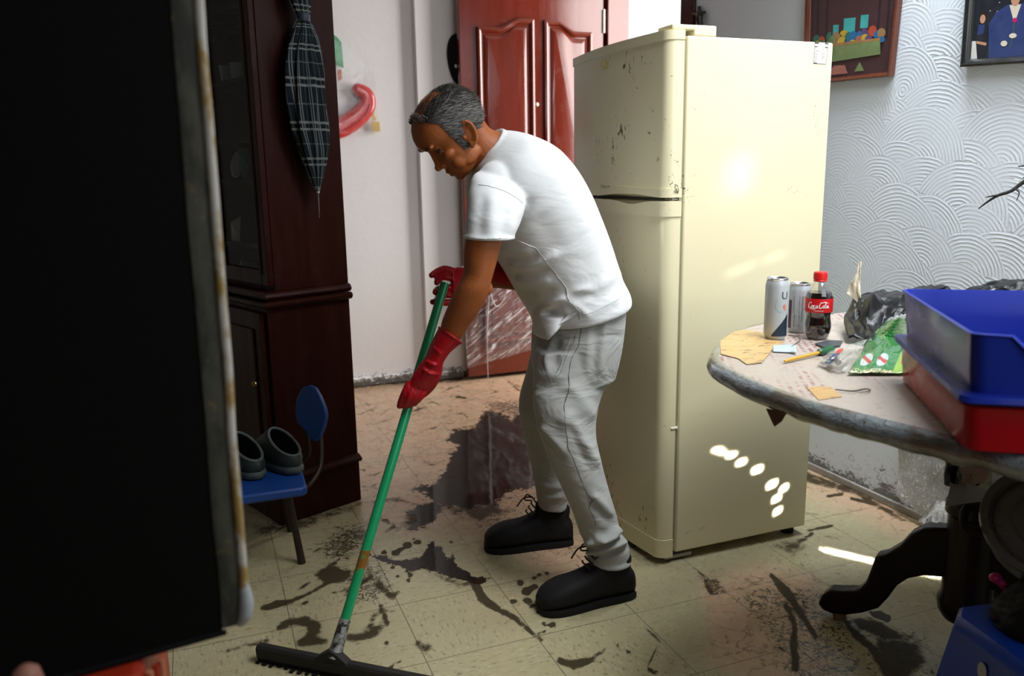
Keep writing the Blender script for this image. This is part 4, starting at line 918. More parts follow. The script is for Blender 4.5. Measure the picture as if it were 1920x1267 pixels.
def printed_packet():
    z = ZT+.004
    # green printed packet
    t = NT('green_packet_print'); u, v, _ = t.xyz(t.uv()); n = t.noise(t.obj(), 60, 5, .6, 1.0)
    col = t.mix(t.noise(t.uv(), 5, 4), (.006, .12, .022), (.035, .30, .055))
    def disc(cu, cv, r):
        d = t.n('ShaderNodeVectorMath', {0: t.comb(u, v), 1: (cu, cv, 0)}, operation='DISTANCE').outputs['Value']; return t.math('LESS_THAN', d, r), d
    for (cu, cv, s) in ((.22, .20, 0), (.22, .50, 1)):
        k, d = disc(cu, cv, .105); col = t.mix(k, col, (.55, .66, .66))
        w = t.math('LESS_THAN', t.math('ABSOLUTE', t.math('SUBTRACT', t.math('SUBTRACT', u, cu), t.math('MULTIPLY', t.math('SUBTRACT', v, cv), -.5))), .03)
        col = t.mix(t.math('MULTIPLY', k, w), col, (.5, .05, .03))
    strip = t.math('LESS_THAN', u, .055); col = t.mix(t.math('MULTIPLY', strip, t.ramp(t.noise(t.uv(), 22, 2), .45, .55)), col, (.75, .62, .30))
    lime = t.math('GREATER_THAN', t.math('SUBTRACT', v, t.math('MULTIPLY', u, .25)), .74); lime = t.math('MULTIPLY', lime, t.math('LESS_THAN', u, .50)); col = t.mix(lime, col, (.28, .50, .03))
    red = t.math('MULTIPLY', t.math('GREATER_THAN', v, .86), t.math('LESS_THAN', t.math('ABSOLUTE', t.math('SUBTRACT', u, .28)), .13)); col = t.mix(red, col, (.42, .06, .02))
    band = t.math('GREATER_THAN', u, .93); col = t.mix(band, col, (.55, .62, .68))
    lt = t.math('MULTIPLY', t.math('LESS_THAN', t.math('ABSOLUTE', t.math('SUBTRACT', t.math('FRACT', t.math('MULTIPLY', u, 18)), .5)), .13), t.math('GREATER_THAN', u, .55)); col = t.mix(t.math('MULTIPLY', lt, t.ramp(t.noise(t.map(t.uv(), sc=(18, 60, 1)), 1, 2), .5, .55, 0, .5)), col, (.55, .70, .60))
    t.P(Base_Color=col, Roughness=.16); t.set(t.p.inputs['Coat Weight'], .8); t.bump(n, .5, .006)
    b = MB()
    def fn(u_, v_):
        a = [(1590, 700), (1700, 700)]; m = [(1632, 632), (1710, 632)]; top = [(1668, 596), (1712, 586)]
        def lerp(p, q, k): return (p[0]+(q[0]-p[0])*k, p[1]+(q[1]-p[1])*k)
        k = noise.noise(Vector((u_*9, v_*9, 4)))*.004
        if u_ < .6:
            p = lerp(lerp(*a, v_), lerp(*m, v_), u_/.6); hgt = .006+.022*math.sin(PI*min(1, u_*1.05))*math.sin(PI*min(1, .12+v_*.8)); return atZ(p[0], p[1], ZT+hgt)+V(0, 0, k+.001)
        f = (u_-.6)/.4; p = lerp(*m, v_); hgt = .006+.022*math.sin(PI*.63)*math.sin(PI*min(1, .12+v_*.8)); q0 = atZ(p[0], p[1], ZT+hgt); e = lerp(*top, v_)
        q1 = atY(e[0], e[1], q0[1]-.015); return q0*(1-f)+q1*f+V(0, 0, k+.001)
    b.grid(fn, 40, 40); o = b.build('printed_packet', t.m, None, solid=.001, angle=60); tag(o, 'crumpled green printed packet leaning against the blue bin', 'packet')
    # clear part of another bag with a dark blue and red logo
    M = film('clear_bag_film', (.62, .68, .60), .14, .10, .45); r = thing('clear_plastic_bag', 'crumpled clear plastic bag with a blue and red mark in front of the black bag', 'bag', tuple(atZ(1590, 680, ZT)))
    b = MB()
    def fn2(u_, v_):
        def lerp(p, q, k): return (p[0]+(q[0]-p[0])*k, p[1]+(q[1]-p[1])*k)
        p = lerp(lerp((1532, 684), (1587, 697), v_), lerp((1556, 656), (1627, 635), v_), u_)
        hgt = .006+.020*math.sin(PI*u_)*math.sin(PI*v_)+.016*u_*v_+.006*noise.noise(Vector((u_*6, v_*6, 9)))
        return atZ(p[0], p[1], ZT+max(.002, hgt))
    b.grid(fn2, 30, 30); b.build('film', M, r, solid=.0006, angle=80)
    def on(u_, v_, d=.0016): p = np.array(fn2(u_, v_)); return tuple(p+V(0, 0, d))
    b = MB()
    for (a0, a1, c0, c1) in ((.12, .36, .18, .40), (.36, .62, .22, .44)): b.add([on(a0, c0), on(a0, c1), on(a1, c1), on(a1, c0)], [(0, 1, 2, 3)])
    b.build('blue_mark', mat('print_blue', (.02, .05, .18), .35), r, smooth=False)
    b = MB(); b.add([on(.74+.11*math.cos(a), .36+.10*math.sin(a)) for a in np.linspace(0, 2*PI, 14, endpoint=False)], [tuple(range(14))]); b.build('red_mark', mat('print_red', (.62, .05, .03), .35), r, smooth=False)
    b = MB(); b.add([on(.40+.06*math.cos(a), .33+.05*math.sin(a), .002) for a in np.linspace(0, 2*PI, 5, endpoint=False)], [tuple(range(5))])
    for k in range(3): b.add([on(.30+.05*k+.03*math.cos(a), .55+.04*k+.03*math.sin(a), .002) for a in np.linspace(0, 2*PI, 7, endpoint=False)], [tuple(range(7))])
    b.build('white_mark', mat('label_white', (.85, .84, .82), .4), r, smooth=False)
printed_packet()
# screwdriver with a yellow shaft and green grip
r = thing('screwdriver', 'screwdriver with a yellow shaft and dark green grip', 'screwdriver', tuple(atZ(1510, 672, ZT)))
a, bb, cc = atZ(1471, 677, ZT+.006), atZ(1535, 661, ZT+.008), atZ(1562, 653, ZT+.010)
MB().tube([a, a+(bb-a)*.06, bb], [.0022, .0038, .0038], 10).build('shaft', mat('yellow_shaft', (.70, .42, .05), .25, .3), r)
MB().tube([bb, bb+(cc-bb)*.12, bb+(cc-bb)*.3, bb+(cc-bb)*.8, cc], [.006, .009, .0075, .0095, .006], 12).build('grip', mat('dark_green_grip', (.01, .09, .03), .25), r)
b = MB(); b.grid(lambda u, v: atZ(1449+u*44, 659-v*14+2*u, ZT+.003+.010*max(0, u-.7)+.002*math.sin(5*v)), 14, 6)
tag(b.build('paper_scrap', mat('blue_white_paper', (.42, .50, .55), .6, vary=.04), None, solid=.0008), 'small white scrap of paper in front of the pale can', 'paper')
b = MB(); b.prism([atZ(x, y, ZT+.0015) for x, y in ((1528,646),(1552,640),(1580,641),(1575,650),(1542,652))], (0, 0, .004)); tag(b.build('plastic_chip', mat('dark_grey_plastic', (.05, .055, .06), .45), None, bevel=.001), 'flat dark piece of plastic beside the cola bottle foot', 'plastic')
b = MB(); b.tube([atZ(x, y, ZT+.003) for x, y in ((1478,628),(1496,631),(1500,638),(1490,645),(1484,650))], .0011, 6, sub=5); tag(b.build('thin_wire', mat('dull_wire', (.10, .09, .07), .5), None), 'thin curled wire lying between can and bottle', 'wire')
b = MB(); b.tube([atZ(x, y, ZT+.004) for x, y in ((1566,730),(1600,733),(1622,729),(1632,732),(1612,737))], [.001, .0016, .0014, .001, .0006], 6, sub=4); tag(b.build('bare_twig', mat('dead_twig', (.06, .045, .03), .7), None), 'thin dead twig lying beside the small tape square', 'twig')

# ------------------------------------------------------------------ nested plastic bins
BA, BBv = V(.57, .82, 0), V(.82, -.57, 0)
BO = V(1.030, .822, 0)
def bin_shell(mb, L, W, z0, z1, flare, th, scoop=None):
    def outline(ins, z, f):
        c = BO+BA*L/2+BBv*W/2; a, w = L/2-ins+f, W/2-ins+f; out = []; rr = .022; n = 5
        for (sa, sb, q0) in ((-1, -1, PI), (-1, 1, PI/2), (1, 1, 0), (1, -1, -PI/2)):
            for k in range(n+1):
                q = q0-k*PI/2/n if True else 0
                ca, cb = sa*(a-rr), sb*(w-rr)
                out.append((ca+rr*math.cos(q), cb+rr*math.sin(q)))
        # order: go round properly by angle
        return [c+BA*p+BBv*s+V(0, 0, zz(p, s, z, a, w)) for p, s in sorted(out, key=lambda e: math.atan2(e[1], e[0]))]
    def zz(p, s, z, a, w):
        if scoop and z > z0+.03:
            k = max(0.0, min(1.0, (-p-(a-.08))/.05)); m = max(0.0, min(1.0, (s+w-.035)/.07))*max(0.0, min(1.0, (w-s-.035)/.07))
            return z-scoop*k*m*(z-z0)/(z1-z0)
        return z
    return outline
def build_bins():
    L, W = .44, .34
    def mk(name, label, z0, z1, f0, f1, m, flange, scoop):
        c = BO+BA*L/2+BBv*W/2
        r = thing(name, label, 'bin', (c[0], c[1], z0))
        def sq(f, z, ins=0.0, sc=False):
            a, w = L/2+f-ins, W/2+f-ins; pts = []; rr = .02
            segs = 10
            cor = [(-1, -1), (1, -1), (1, 1), (-1, 1)]
            for ci, (sa, sb) in enumerate(cor):
                q0 = {(-1, -1): PI, (1, -1): 1.5*PI, (1, 1): 0, (-1, 1): .5*PI}[(sa, sb)]
                for k in range(5): q = q0+k*PI/8; pts.append((sa*(a-rr)+rr*math.cos(q), sb*(w-rr)+rr*math.sin(q)))
                na, nb = cor[(ci+1) % 4]
                q1 = q0+PI/2; e0 = pts[-1]; e1 = (na*(a-rr)+rr*math.cos(q1), nb*(w-rr)+rr*math.sin(q1))
                for k in range(1, segs): pts.append((e0[0]+(e1[0]-e0[0])*k/segs, e0[1]+(e1[1]-e0[1])*k/segs))
            out = []
            for p, s in pts:
                dz = 0
                if scoop and sc:
                    k = max(0, min(1, (-p-a+.05)/.03)); mm = max(0, min(1, (s+w-.045)/.06))*max(0, min(1, (w-s-.045)/.06)); dz = -scoop*k*(.5-.5*math.cos(PI*mm))
                out.append(tuple(c+BA*p+BBv*s+V(0, 0, z+dz)))
            return out
        th = .003; b = MB()
        zm = (z0+z1)/2
        b.loft([sq(f0-.02, z0), sq(f0, z0+.004), sq((f0+f1)/2, zm), sq(f1, z1-.003, 0, True), sq(f1+.004, z1, 0, True), sq(f1, z1+.001, .001, True), sq(f1, z1-.002, th, True), sq((f0+f1)/2, zm, th), sq(f0, z0+.008, th), sq(f0-.02, z0+.006, th)], True, True)
        sh = b.build('shell', m, r, angle=50)
        if flange:
            g = MB(); f = f0+(f1-f0)*.1
            g.loft([sq(f-.002, z0+flange[0]), sq(f+.017, z0+flange[0]-.001), sq(f+.020, z0+flange[0]+.002), sq(f+.018, z0+flange[1]), sq(f-.002, z0+flange[1]+.002)], False, True); g.build('flange', m, r, angle=50)
        return r
    M_r = mat('translucent_red_plastic', (.33, .004, .008), .26, vary=.25, scale=6, spec=.14, Subsurface_Weight=.0)
    M_b = mat('glossy_blue_plastic', (.012, .028, .28), .24, vary=.15, scale=5, spec=.14)
    mk('red_plastic_bin', 'red plastic bin under the blue bin on the table', ZT+.002, ZT+.074, 0, .006, M_r, None, 0)
    mk('blue_plastic_bin', 'blue plastic bin stacked on the red bin', ZT+.077, ZT+.182, -.002, .008, M_b, (.004, .014), .045)
    c = BO+BA*.16+BBv*.17; b = MB(); b.obox(c+V(0, 0, ZT+.094), BA*.12, BBv*.12, V(0, 0, .0075)); tag(b.build('red_tray', M_r, None, bevel=.004), 'red plastic tray lying inside the blue bin', 'tray')
build_bins()
# black bag heap behind the blue bin, at the wall
b = MB(); c = atY(1925, 560, 1.32)
def heap(u, v):
    q = 2*PI*v; t = u*PI/2; x, y, z = math.cos(t)*math.cos(q), math.cos(t)*math.sin(q), math.sin(t)
    n = noise.noise(Vector((x*2.2, y*2.2, z*2.2+3)))*.16+abs(noise.noise(Vector((x*6, y*6, z*6))))*.14
    return V(1.92, 1.40, ZT+.001)+V(x*.20*(1+n), y*.17*(1+n), z*.130*(1+n))
b.grid(heap, 40, 90); tag(b.build('black_bin_bag', M_bag, None, angle=26), 'heaped black bin bag on the table behind the blue bin', 'bag')

# ------------------------------------------------------------------ the man with the squeegee
def mring(A, B, Y, w, n=28, power=2.0, dY=0.0):
    # ellipse ring whose outline, seen by the camera, spans the two traced points on the plane Y
    a, b = atY(*A, Y), atY(*B, Y); c = (a+b)/2; h = (a-b)/2; L = np.linalg.norm(h); hh = h/L
    Wv = w*(c[0]*hh[0]+(c[2]-CAM[2])*hh[2])/c[1]
    Lt = math.sqrt(max(L*L-Wv*Wv, (.45*L)**2)); out = []
    for q in np.linspace(0, 2*PI, n, endpoint=False):
        x, y = math.cos(q), math.sin(q); k = (abs(x)**power+abs(y)**power)**(-1/power)
        out.append(c+hh*Lt*x*k+V(0, w*y*k, 0))
    return out
def dense(rings, sub=4):
    R = [np.array(r) for r in rings]; out = []
    for i in range(len(R)-1):
        p0, p1, p2, p3 = R[max(i-1, 0)], R[i], R[i+1], R[min(i+2, len(R)-1)]
        for k in range(sub): t = k/sub; out.append(.5*((2*p1)+(-p0+p2)*t+(2*p0-5*p1+4*p2-p3)*t*t+(-p0+3*p1-3*p2+p3)*t**3))
    out.append(R[-1]); return [[tuple(p) for p in r] for r in out]
def folded(rings, folds, sub=9):
    # push the cloth out (ridge) or in (valley) along traced fold lines on the side turned to the camera
    R = np.array(dense(rings, sub)); c = R.mean(1, keepdims=True); o = R-c; o = o/np.linalg.norm(o, axis=2, keepdims=True)
    view = (R-CAM); view = view/np.linalg.norm(view, axis=2, keepdims=True); face = np.clip(-(o*view).sum(2)*2.2+.1, 0, 1)
    q = pix(R.reshape(-1, 3)); D = np.zeros(len(q))
    for pts, w, amp in folds:
        pts = np.array(pts, float); best = np.full(len(q), 1e9); tt = np.zeros(len(q)); n = len(pts)-1
        for i in range(n):
            a, b = pts[i], pts[i+1]; ev = b-a; t = np.clip(((q-a) @ ev)/(ev @ ev+1e-9), 0, 1); dd = np.hypot(*(q-a-t[:, None]*ev).T)
            k = dd < best; best[k] = dd[k]; tt[k] = (i+t[k])/n
        D += amp*np.exp(-(best/w)**2)*np.clip(np.minimum(tt, 1-tt)*6+.25, 0, 1)
    R = R+o*(D.reshape(R.shape[:2])*face)[..., None]
    return [[tuple(p) for p in r] for r in R]
def ribbon(name, px, w, target, m, parent, off=.0012, sub=8):
    # narrow stitched strip laid on the cloth
    P, W = smooth_path([atY(x, y, Y) for x, y, Y in px], [w]*len(px), sub); vs = []; fs = []
    for i, p in enumerate(P):
        t = unit(P[min(i+1, len(P)-1)]-P[max(i-1, 0)]); s = unit(np.cross(t, unit(p-CAM)))
        for k in (-1, -.4, .4, 1): vs.append(p+s*k*W[i]/2)
    n = len(P); b = MB(); b.add(vs, [(4*i+j, 4*i+j+1, 4*i+j+5, 4*i+j+4) for i in range(n-1) for j in range(3)])
    o = b.build(name, m, parent); d = o.modifiers.new('lie', 'SHRINKWRAP'); d.target = target; d.wrap_method = 'NEAREST_SURFACEPOINT'; d.wrap_mode = 'ABOVE_SURFACE'; d.offset = off
    d = o.modifiers.new('thick', 'SOLIDIFY'); d.thickness = .0012; d.offset = -1
    return o
man = thing('person', 'man in white T-shirt, grey sweatpants and red gloves bending over a squeegee', 'person', (.98, 2.15, 0))

# skin
def skin_mat():
    t = NT('tanned_skin'); p = t.obj(); n = t.noise(p, 30, 5, .6); n2 = t.noise(p, 160, 4, .6)
    col = t.mix(n, (.25, .068, .016), (.355, .104, .027)); col = t.mix(t.ramp(n2, .58, .7, 0, .35), col, (.13, .032, .009))
    t.P(Base_Color=col, Roughness=.52); t.set(t.p.inputs['Specular IOR Level'], .35); t.set(t.p.inputs['Subsurface Weight'], .06); t.p.inputs['Subsurface Radius'].default_value = (.010, .004, .002)
    w = t.noise(t.map(p, sc=(1, 1, 3.5)), 60, 4, .6, .8)
    t.bump(t.math('ADD', n2, t.math('MULTIPLY', w, .8)), .20, .003); return t.m
M_skin = skin_mat()
HO = atY(850, 260, 2.15); HU, HF, HS = unit((-.75, 0, .66)), unit((-.66, 0, -.75)), V(0, 1, 0)
SL = [(-.0895,.052,.022,.016),(-.083,.064,.000,.034),(-.074,.071,-.018,.045),(-.062,.0745,-.034,.052),(-.045,.0765,-.050,.0575),(-.030,.0755,-.066,.061),(-.010,.0745,-.094,.0655),(.006,.0705,-.104,.069),(.018,.0655,-.110,.071),(.028,.0695,-.114,.0725),(.042,.082,-.116,.0745),(.060,.082,-.114,.0755),(.077,.0755,-.108,.0745),(.095,.062,-.097,.071),(.108,.044,-.082,.061),(.118,.024,-.062,.047),(.1245,-.002,-.040,.026),(.1262,-.014,-.026,.010)]
SLa = np.array(SL)
def HP(u, q, grow=0.0):
    f, b, w = (np.interp(u, SLa[:, 0], SLa[:, i]) for i in (1, 2, 3)); c, a = (f+b)/2, (f-b)/2
    x, y = math.cos(q), math.sin(q); pw = 2.25 if x > 0 else 2.0; k = (abs(x)**pw+abs(y)**pw)**(-1/pw)
    # widest point lies behind the middle
    ff = c+a*x*k; s = w*y*k
    d = unit(V(x/max(a, .01), y/max(w, .01))) if True else 0
    return ff+grow*d[0], s+grow*d[1], u
def HW(f, s, u): return HO+HF*f+HS*s+HU*u
def head_ell(mb, f, s, u, rf, rs, ru): mb.ell(HW(f, s, u), rf, rs, ru, 16, 10, (HF, HS, HU))
def build_body():
    b = MB()
    b.loft([[HW(*HP(u, q)) for q in np.linspace(0, 2*PI, 40, endpoint=False)] for u in np.interp(np.linspace(0, len(SL)-1, 60), range(len(SL)), SLa[:, 0])], True, True)
    # nose: bridge, tip and wings
    br = [(.030,.074,.006,.010),(.018,.077,.007,.012),(.004,.083,.0085,.014),(-.008,.088,.0105,.015),(-.017,.0895,.013,.014),(-.025,.084,.013,.010)]
    b.loft([[HW(f-.012+(.012 if math.cos(q) > 0 else .012)*math.cos(q)+.0, w*math.sin(q), u) for q in np.linspace(0, 2*PI, 16, endpoint=False)] for u, f, w, d in br], True, True)
    head_ell(b, .0855, 0, -.0165, .0115, .0105, .0105)
    for s in (-1, 1):
        head_ell(b, .075, s*.0125, -.021, .011, .007, .0085)
        head_ell(b, .070, s*.029, .041, .0125, .027, .0065)      # brow ridge
        head_ell(b, .046, s*.044, -.006, .022, .0175, .013)      # cheekbone
        head_ell(b, .040, s*.041, -.040, .024, .016, .024)      # cheek
        head_ell(b, .056, s*.021, -.034, .015, .007, .016)      # fold beside the mouth
        head_ell(b, .010, s*.050, -.058, .030, .010, .015)      # jaw
        head_ell(b, .0560, s*.031, .0265, .0095, .015, .0050)     # upper lid
        head_ell(b, .0550, s*.031, .0120, .0095, .014, .0040)    # lower lid
        # ear: bowl, rim, lobe
        eo = HW(-.020, s*.0715, -.008)
        E1, E2, E3 = unit(-HF*.42+HU*.90), unit(HF*.90+HU*.42), V(0, s, 0); E2 = unit(E2-E3*.35)
        b.ell(eo, .031, .017, .006, 16, 8, (E1, E2, np.cross(E1, E2)))
        path = [eo+E1*(.031*math.cos(q)+.002)+E2*(-.018*math.sin(q))+E3*.008 for q in np.linspace(-.55, 3.6, 14)]
        b.tube(path, [.0035, .0042]+[.0046]*10+[.004, .003], 8)
        b.ell(eo-E1*.030+E2*.004+E3*.004, .010, .008, .006, 12, 8, (E1, E2, np.cross(E1, E2)))
        b.tube([eo+E1*(.020*math.cos(q))+E2*(-.010*math.sin(q)-.001)+E3*.006 for q in np.linspace(.1, 2.8, 8)], .0032, 8)
        b.ell(eo+E2*.015-E1*.004+E3*.003, .008, .006, .006, 10, 6, (E1, E2, np.cross(E1, E2)))
    # lips and chin
    b.tube([HW(.066, -.024, -.047), HW(.0745, -.012, -.0445), HW(.0785, 0, -.0435), HW(.0745, .012, -.0445), HW(.066, .024, -.047)], [.002, .0048, .0055, .0048, .002], 10)
    b.tube([HW(.065, -.022, -.053), HW(.072, -.011, -.056), HW(.0755, 0, -.057), HW(.072, .011, -.056), HW(.065, .022, -.053)], [.002, .0050, .0060, .0050, .002], 10)
    head_ell(b, .060, 0, -.076, .015, .018, .013)
    # neck into the back
    nk = [mring((862, 262), (905, 222), 2.15, .050, 24), mring((874, 296), (918, 240), 2.15, .056, 24), mring((890, 320), (936, 246), 2.15, .062, 24), mring((915, 350), (985, 268), 2.15, .10, 24), mring((940, 400), (1040, 320), 2.15, .14, 24), mring((965, 470), (1090, 400), 2.15, .145, 24), mring((1000, 560), (1140, 500), 2.14, .14, 24), mring((1020, 620), (1145, 580), 2.13, .14, 24)]
    b.loft(dense(nk, 3), True, True)
    # near arm
    arm = [mring((925, 335), (965, 350), 2.06, .025), mring((890, 385), (955, 400), 1.965, .042), mring((873, 440), (943, 446), 1.935, .050), mring((868.5, 480), (932, 488), 1.932, .047), mring((868, 512), (922, 524), 1.93, .043),
           mring((857, 537), (917, 541), 1.932, .043), mring((847, 556), (911, 561), 1.942, .045), mring((838, 578), (898, 584), 1.955, .045), mring((829, 600), (881, 608), 1.97, .040), mring((824, 618), (866, 632), 1.98, .033), mring((812, 640), (848, 654), 1.992, .028), mring((800, 665), (832, 674), 2.0, .026)]
    b.loft(dense(arm, 3), True, True)
    b.ell(atY(912, 540, 1.935), .016, .022, .020)                 # elbow point
    # far arm
    far = [mring((930, 330), (990, 350), 2.30, .045), mring((935, 420), (1000, 440), 2.36, .048), mring((960, 480), (1015, 520), 2.39, .044), mring((960, 490), (985, 545), 2.37, .044), mring((925, 492), (930, 540), 2.32, .036), mring((895, 502), (895, 545), 2.27, .030)]
    b.loft(dense(far, 3), True, True)
    o = b.build('body', M_skin, man, remesh=.0030, relax=4)
    o['label'] = 'tanned skin of face, neck and arms'
    # eyes: half closed, looking down
    for s in (-1, 1):
        e = MB(); e.ell(HW(.0530, s*.031, .0190), .0118, .0118, .0118, 14, 10); e.build('eye', mat('dark_eye', (.03, .02, .015), .15), man)
    # eyebrows
    for s in (-1, 1):
        e = MB(); rr = random.Random(5)
        for k in range(70):
            x = rr.uniform(-.018, .020); p = HW(.079-abs(x)*.35+rr.uniform(-.001, .002), s*(.030+x), .044+rr.uniform(-.004, .004)-.12*abs(x)); d = unit(HS*s*.8+HU*rr.uniform(-.3, .3)+HF*.15)*.008
            e.tube([p, p+d], [.0006, .0002], 4)
        e.build('eyebrow', mat('dark_hair', (.018, .015, .013), .55), man)
build_body()
# hair: thin on the crown, grey above the ears
def build_hair():
    rr = random.Random(11); b = MB(); M1, M2 = mat('dark_hair', (.018, .015, .013), .6, spec=.2), mat('grey_hair', (.16, .15, .135), .6, spec=.3)
    def covers(f, s, u):
        if u > .150: return 0
        if f > .058: return 0
        line = .030+.55*max(0, f+.01)          # hairline climbs towards the temple
        if u < -.040+max(0, (f+.060))*1.45 and f > -.075: return .0 if not (-.012 < f < .016 and u > -.03) else .8     # sideburn
        if u < -.045: return 0
        if f > .030 and u < .050: return 0
        if u > .104 and -.055 < f < .045 and abs(s) < .052: return .5
        return 1.0
    nu, nq = 96, 170
    grid = {}
    for i in range(nu+1):
        for j in range(nq):
            u = -.05+(.1255+.05)*i/nu; q = 2*PI*j/nq; f, s, uu = HP(u, q, .0028); grid[i, j] = (f, s, uu)
    vid = {}; vs = []; fs = []
    def g(i, j):
        if (i, j) not in vid: vid[i, j] = len(vs); vs.append(HW(*grid[i, j]))
        return vid[i, j]
    for i in range(nu):
        for j in range(nq):
            c = np.mean([grid[i, j], grid[i, (j+1) % nq], grid[i+1, j], grid[i+1, (j+1) % nq]], 0)
            if covers(*c) > .5: fs.append((g(i, j), g(i, (j+1) % nq), g(i+1, (j+1) % nq), g(i+1, j)))
    b.add(vs, fs, 0)
    for k in range(16000):
        u = rr.uniform(-.05, .125); q = rr.uniform(0, 2*PI); f, s, uu = HP(u, q, .0030); cv = covers(f, s, uu)
        if rr.random() > cv: continue
        p = HW(f, s, uu); n = unit(HF*f*.6+HS*s+HU*(u-.02)); comb = unit(-HF*.75-HU*(.55 if abs(s) > .03 or f < -.05 else .05)+HS*rr.uniform(-.25, .25))
        if u > .09: comb = unit(-HF*.7+HU*.05+HS*rr.uniform(-.4, .4))
        if f > .02 and u > .095: comb = unit(HF*.15+HU*.45-HS*.0+HS*rr.uniform(-.6, .6))
        L = rr.uniform(.010, .022)*(.62 if u > .085 else 1); w = rr.uniform(.0004, .0009)
        grey = rr.random() < (.55 if (abs(s) > .045 and u < .075 and f < .02) else .16)
        d1 = unit(comb+n*rr.uniform(.06, .24)); d2 = unit(comb+n*rr.uniform(-.20, .08)); t = unit(np.cross(d1, n)+1e-6)
        m, e = p+d1*L*.5, p+d1*L*.5+d2*L*.5
        b.add([p-t*w, p+t*w, m+t*w*.8, m-t*w*.8, e], [(0, 1, 2, 3), (3, 2, 4)], 1 if grey else 0)
    o = b.build('hair', [M1, M2], man, smooth=True); o['label'] = 'short dark hair greying above the ears, thin on top'
build_hair()

# clothing
def cloth(name, c1, c2, stains=None, wr=.22, sc=7):
    t = NT(name); p = t.obj(); n = t.noise(p, 5, 4); wv = t.noise(p, 420, 2)
    fold = t.noise(t.map(p, rot=(0, .7, 0), sc=(1, .6, 1.7)), sc, 3, .5, 1.2)
    col = t.mix(n, c1, c2)
    if stains:
        s = t.noise(p, 13, 5, .7, .8); col = t.mix(t.ramp(s, .66, .76, 0, .6), col, stains)
    t.P(Base_Color=col, Roughness=.88); t.set(t.p.inputs['Sheen Weight'], .15); t.set(t.p.inputs['Specular IOR Level'], .2)
    t.bump(t.math('ADD', t.math('MULTIPLY', fold, 4.0), t.math('MULTIPLY', wv, .12)), wr, .006); return t.m
M_shirt = cloth('white_jersey', (.66, .675, .68), (.73, .735, .73))
M_sweat = cloth('grey_sweatpants_cloth', (.33, .335, .32), (.39, .39, .37), (.17, .135, .08), .6, 6)
def build_shirt():
    b = MB()
    R = [((892, 303), (938, 243), 2.15, .062), ((884, 318), (962, 243), 2.15, .105), ((880, 342), (992, 249), 2.15, .165), ((879, 380), (1032, 269), 2.15, .198), ((893, 420), (1065, 304), 2.15, .207), ((911, 456), (1092, 348), 2.15, .208), ((929, 488), (1114, 396), 2.15, .204), ((950, 524), (1135, 448), 2.15, .198), ((972, 565), (1155, 506), 2.145, .192), ((986, 588), (1169, 533), 2.14, .192), ((996, 606), (1172, 546), 2.135, .192), ((999, 615), (1171, 553), 2.135, .190)]
    FO = [([(938, 466), (965, 474), (1000, 470)], 7, .008), ([(945, 480), (975, 488), (1010, 482)], 8, -.007), ([(950, 496), (980, 502), (1020, 492), (1050, 470)], 8, .009), ([(958, 510), (990, 516), (1030, 506)], 8, -.007),
          ([(966, 524), (1000, 532), (1035, 526)], 8, .010), ([(975, 545), (1005, 548), (1040, 544)], 9, -.008), ([(1004, 592), (1022, 578), (1042, 566), (1062, 557)], 6, .014), ([(1010, 602), (1030, 588), (1056, 572)], 7, -.009),
          ([(1062, 557), (1082, 545), (1110, 540)], 6, .007), ([(1060, 562), (1080, 574), (1104, 590)], 6, .008), ([(1040, 582), (1056, 576), (1066, 592)], 6, .006), ([(1064, 552), (1090, 554), (1120, 556)], 6, -.005),
          ([(1010, 400), (1030, 440), (1050, 480)], 26, -.007), ([(960, 430), (985, 400), (995, 370)], 9, -.008), ([(1120, 540), (1150, 520), (1160, 505)], 10, .005), ([(1090, 600), (1130, 575), (1165, 552)], 9, .004)]
    b.loft(folded([mring(*r, n=130, power=2.3) for r in R], FO), True, True)
    # sleeves
    b.ell(atY(936, 344, 2.050), .062, .070, .060, 24, 16)
    S = [mring((910, 318), (985, 340), 2.09, .040, 72), mring((889, 325), (986, 362), 2.03, .066, 72), mring((878, 356), (984, 388), 1.985, .073, 72), mring((873, 400), (975, 418), 1.955, .074, 72), mring((869.5, 436), (965, 438), 1.940, .070, 72), mring((868, 449), (963, 448), 1.937, .071, 72)]
    b.loft(folded(S, [([(905, 360), (900, 400), (898, 445)], 9, -.004), ([(925, 365), (922, 405), (920, 445)], 10, .005), ([(950, 390), (944, 420), (942, 446)], 8, -.005), ([(975, 385), (962, 410), (958, 440)], 8, .004)]), True, True)
    S2 = [mring((915, 330), (995, 350), 2.27, .060), mring((915, 370), (1000, 390), 2.33, .070), mring((920, 425), (1005, 440), 2.365, .066)]
    b.loft(dense(S2, 4), True, True)
    b.loft(dense([mring((997, 590), (1060, 585), 2.08, .085), mring((998, 614), (1048, 604), 2.07, .080), mring((1001, 628), (1032, 618), 2.065, .068), mring((1005, 636), (1022, 630), 2.062, .05)], 4), True, True)   # front tail
    hem = mring((868, 445), (963.5, 445), 1.937, .0735, 40); b.tube(hem+[hem[0]], .0035, 6, False)
    # collar
    col = mring((891, 304), (940, 241.5), 2.15, .066, 40); b.tube(col+[col[0]], .005, 8, False)
    o = b.build('t_shirt', M_shirt, man, remesh=.0045, relax=7); SHIRT = o; o['label'] = 'white short-sleeved T-shirt'
    return SHIRT
SHIRT = build_shirt()
M_seam = mat('shirt_seam', (.55, .56, .56), .9, vary=.03)
ribbon('side_seam', [(966, 452, 1.93), (990, 478, 1.93), (1015, 508, 1.93), (1045, 540, 1.93), (1062, 558, 1.93), (1072, 580, 1.93), (1079, 606, 1.94)], .0030, SHIRT, M_seam, man)
ribbon('sleeve_seam', [(886, 325, 1.95), (912, 329, 1.93), (940, 343, 1.92), (964, 361, 1.92), (981, 380, 1.93)], .0028, SHIRT, M_seam, man)
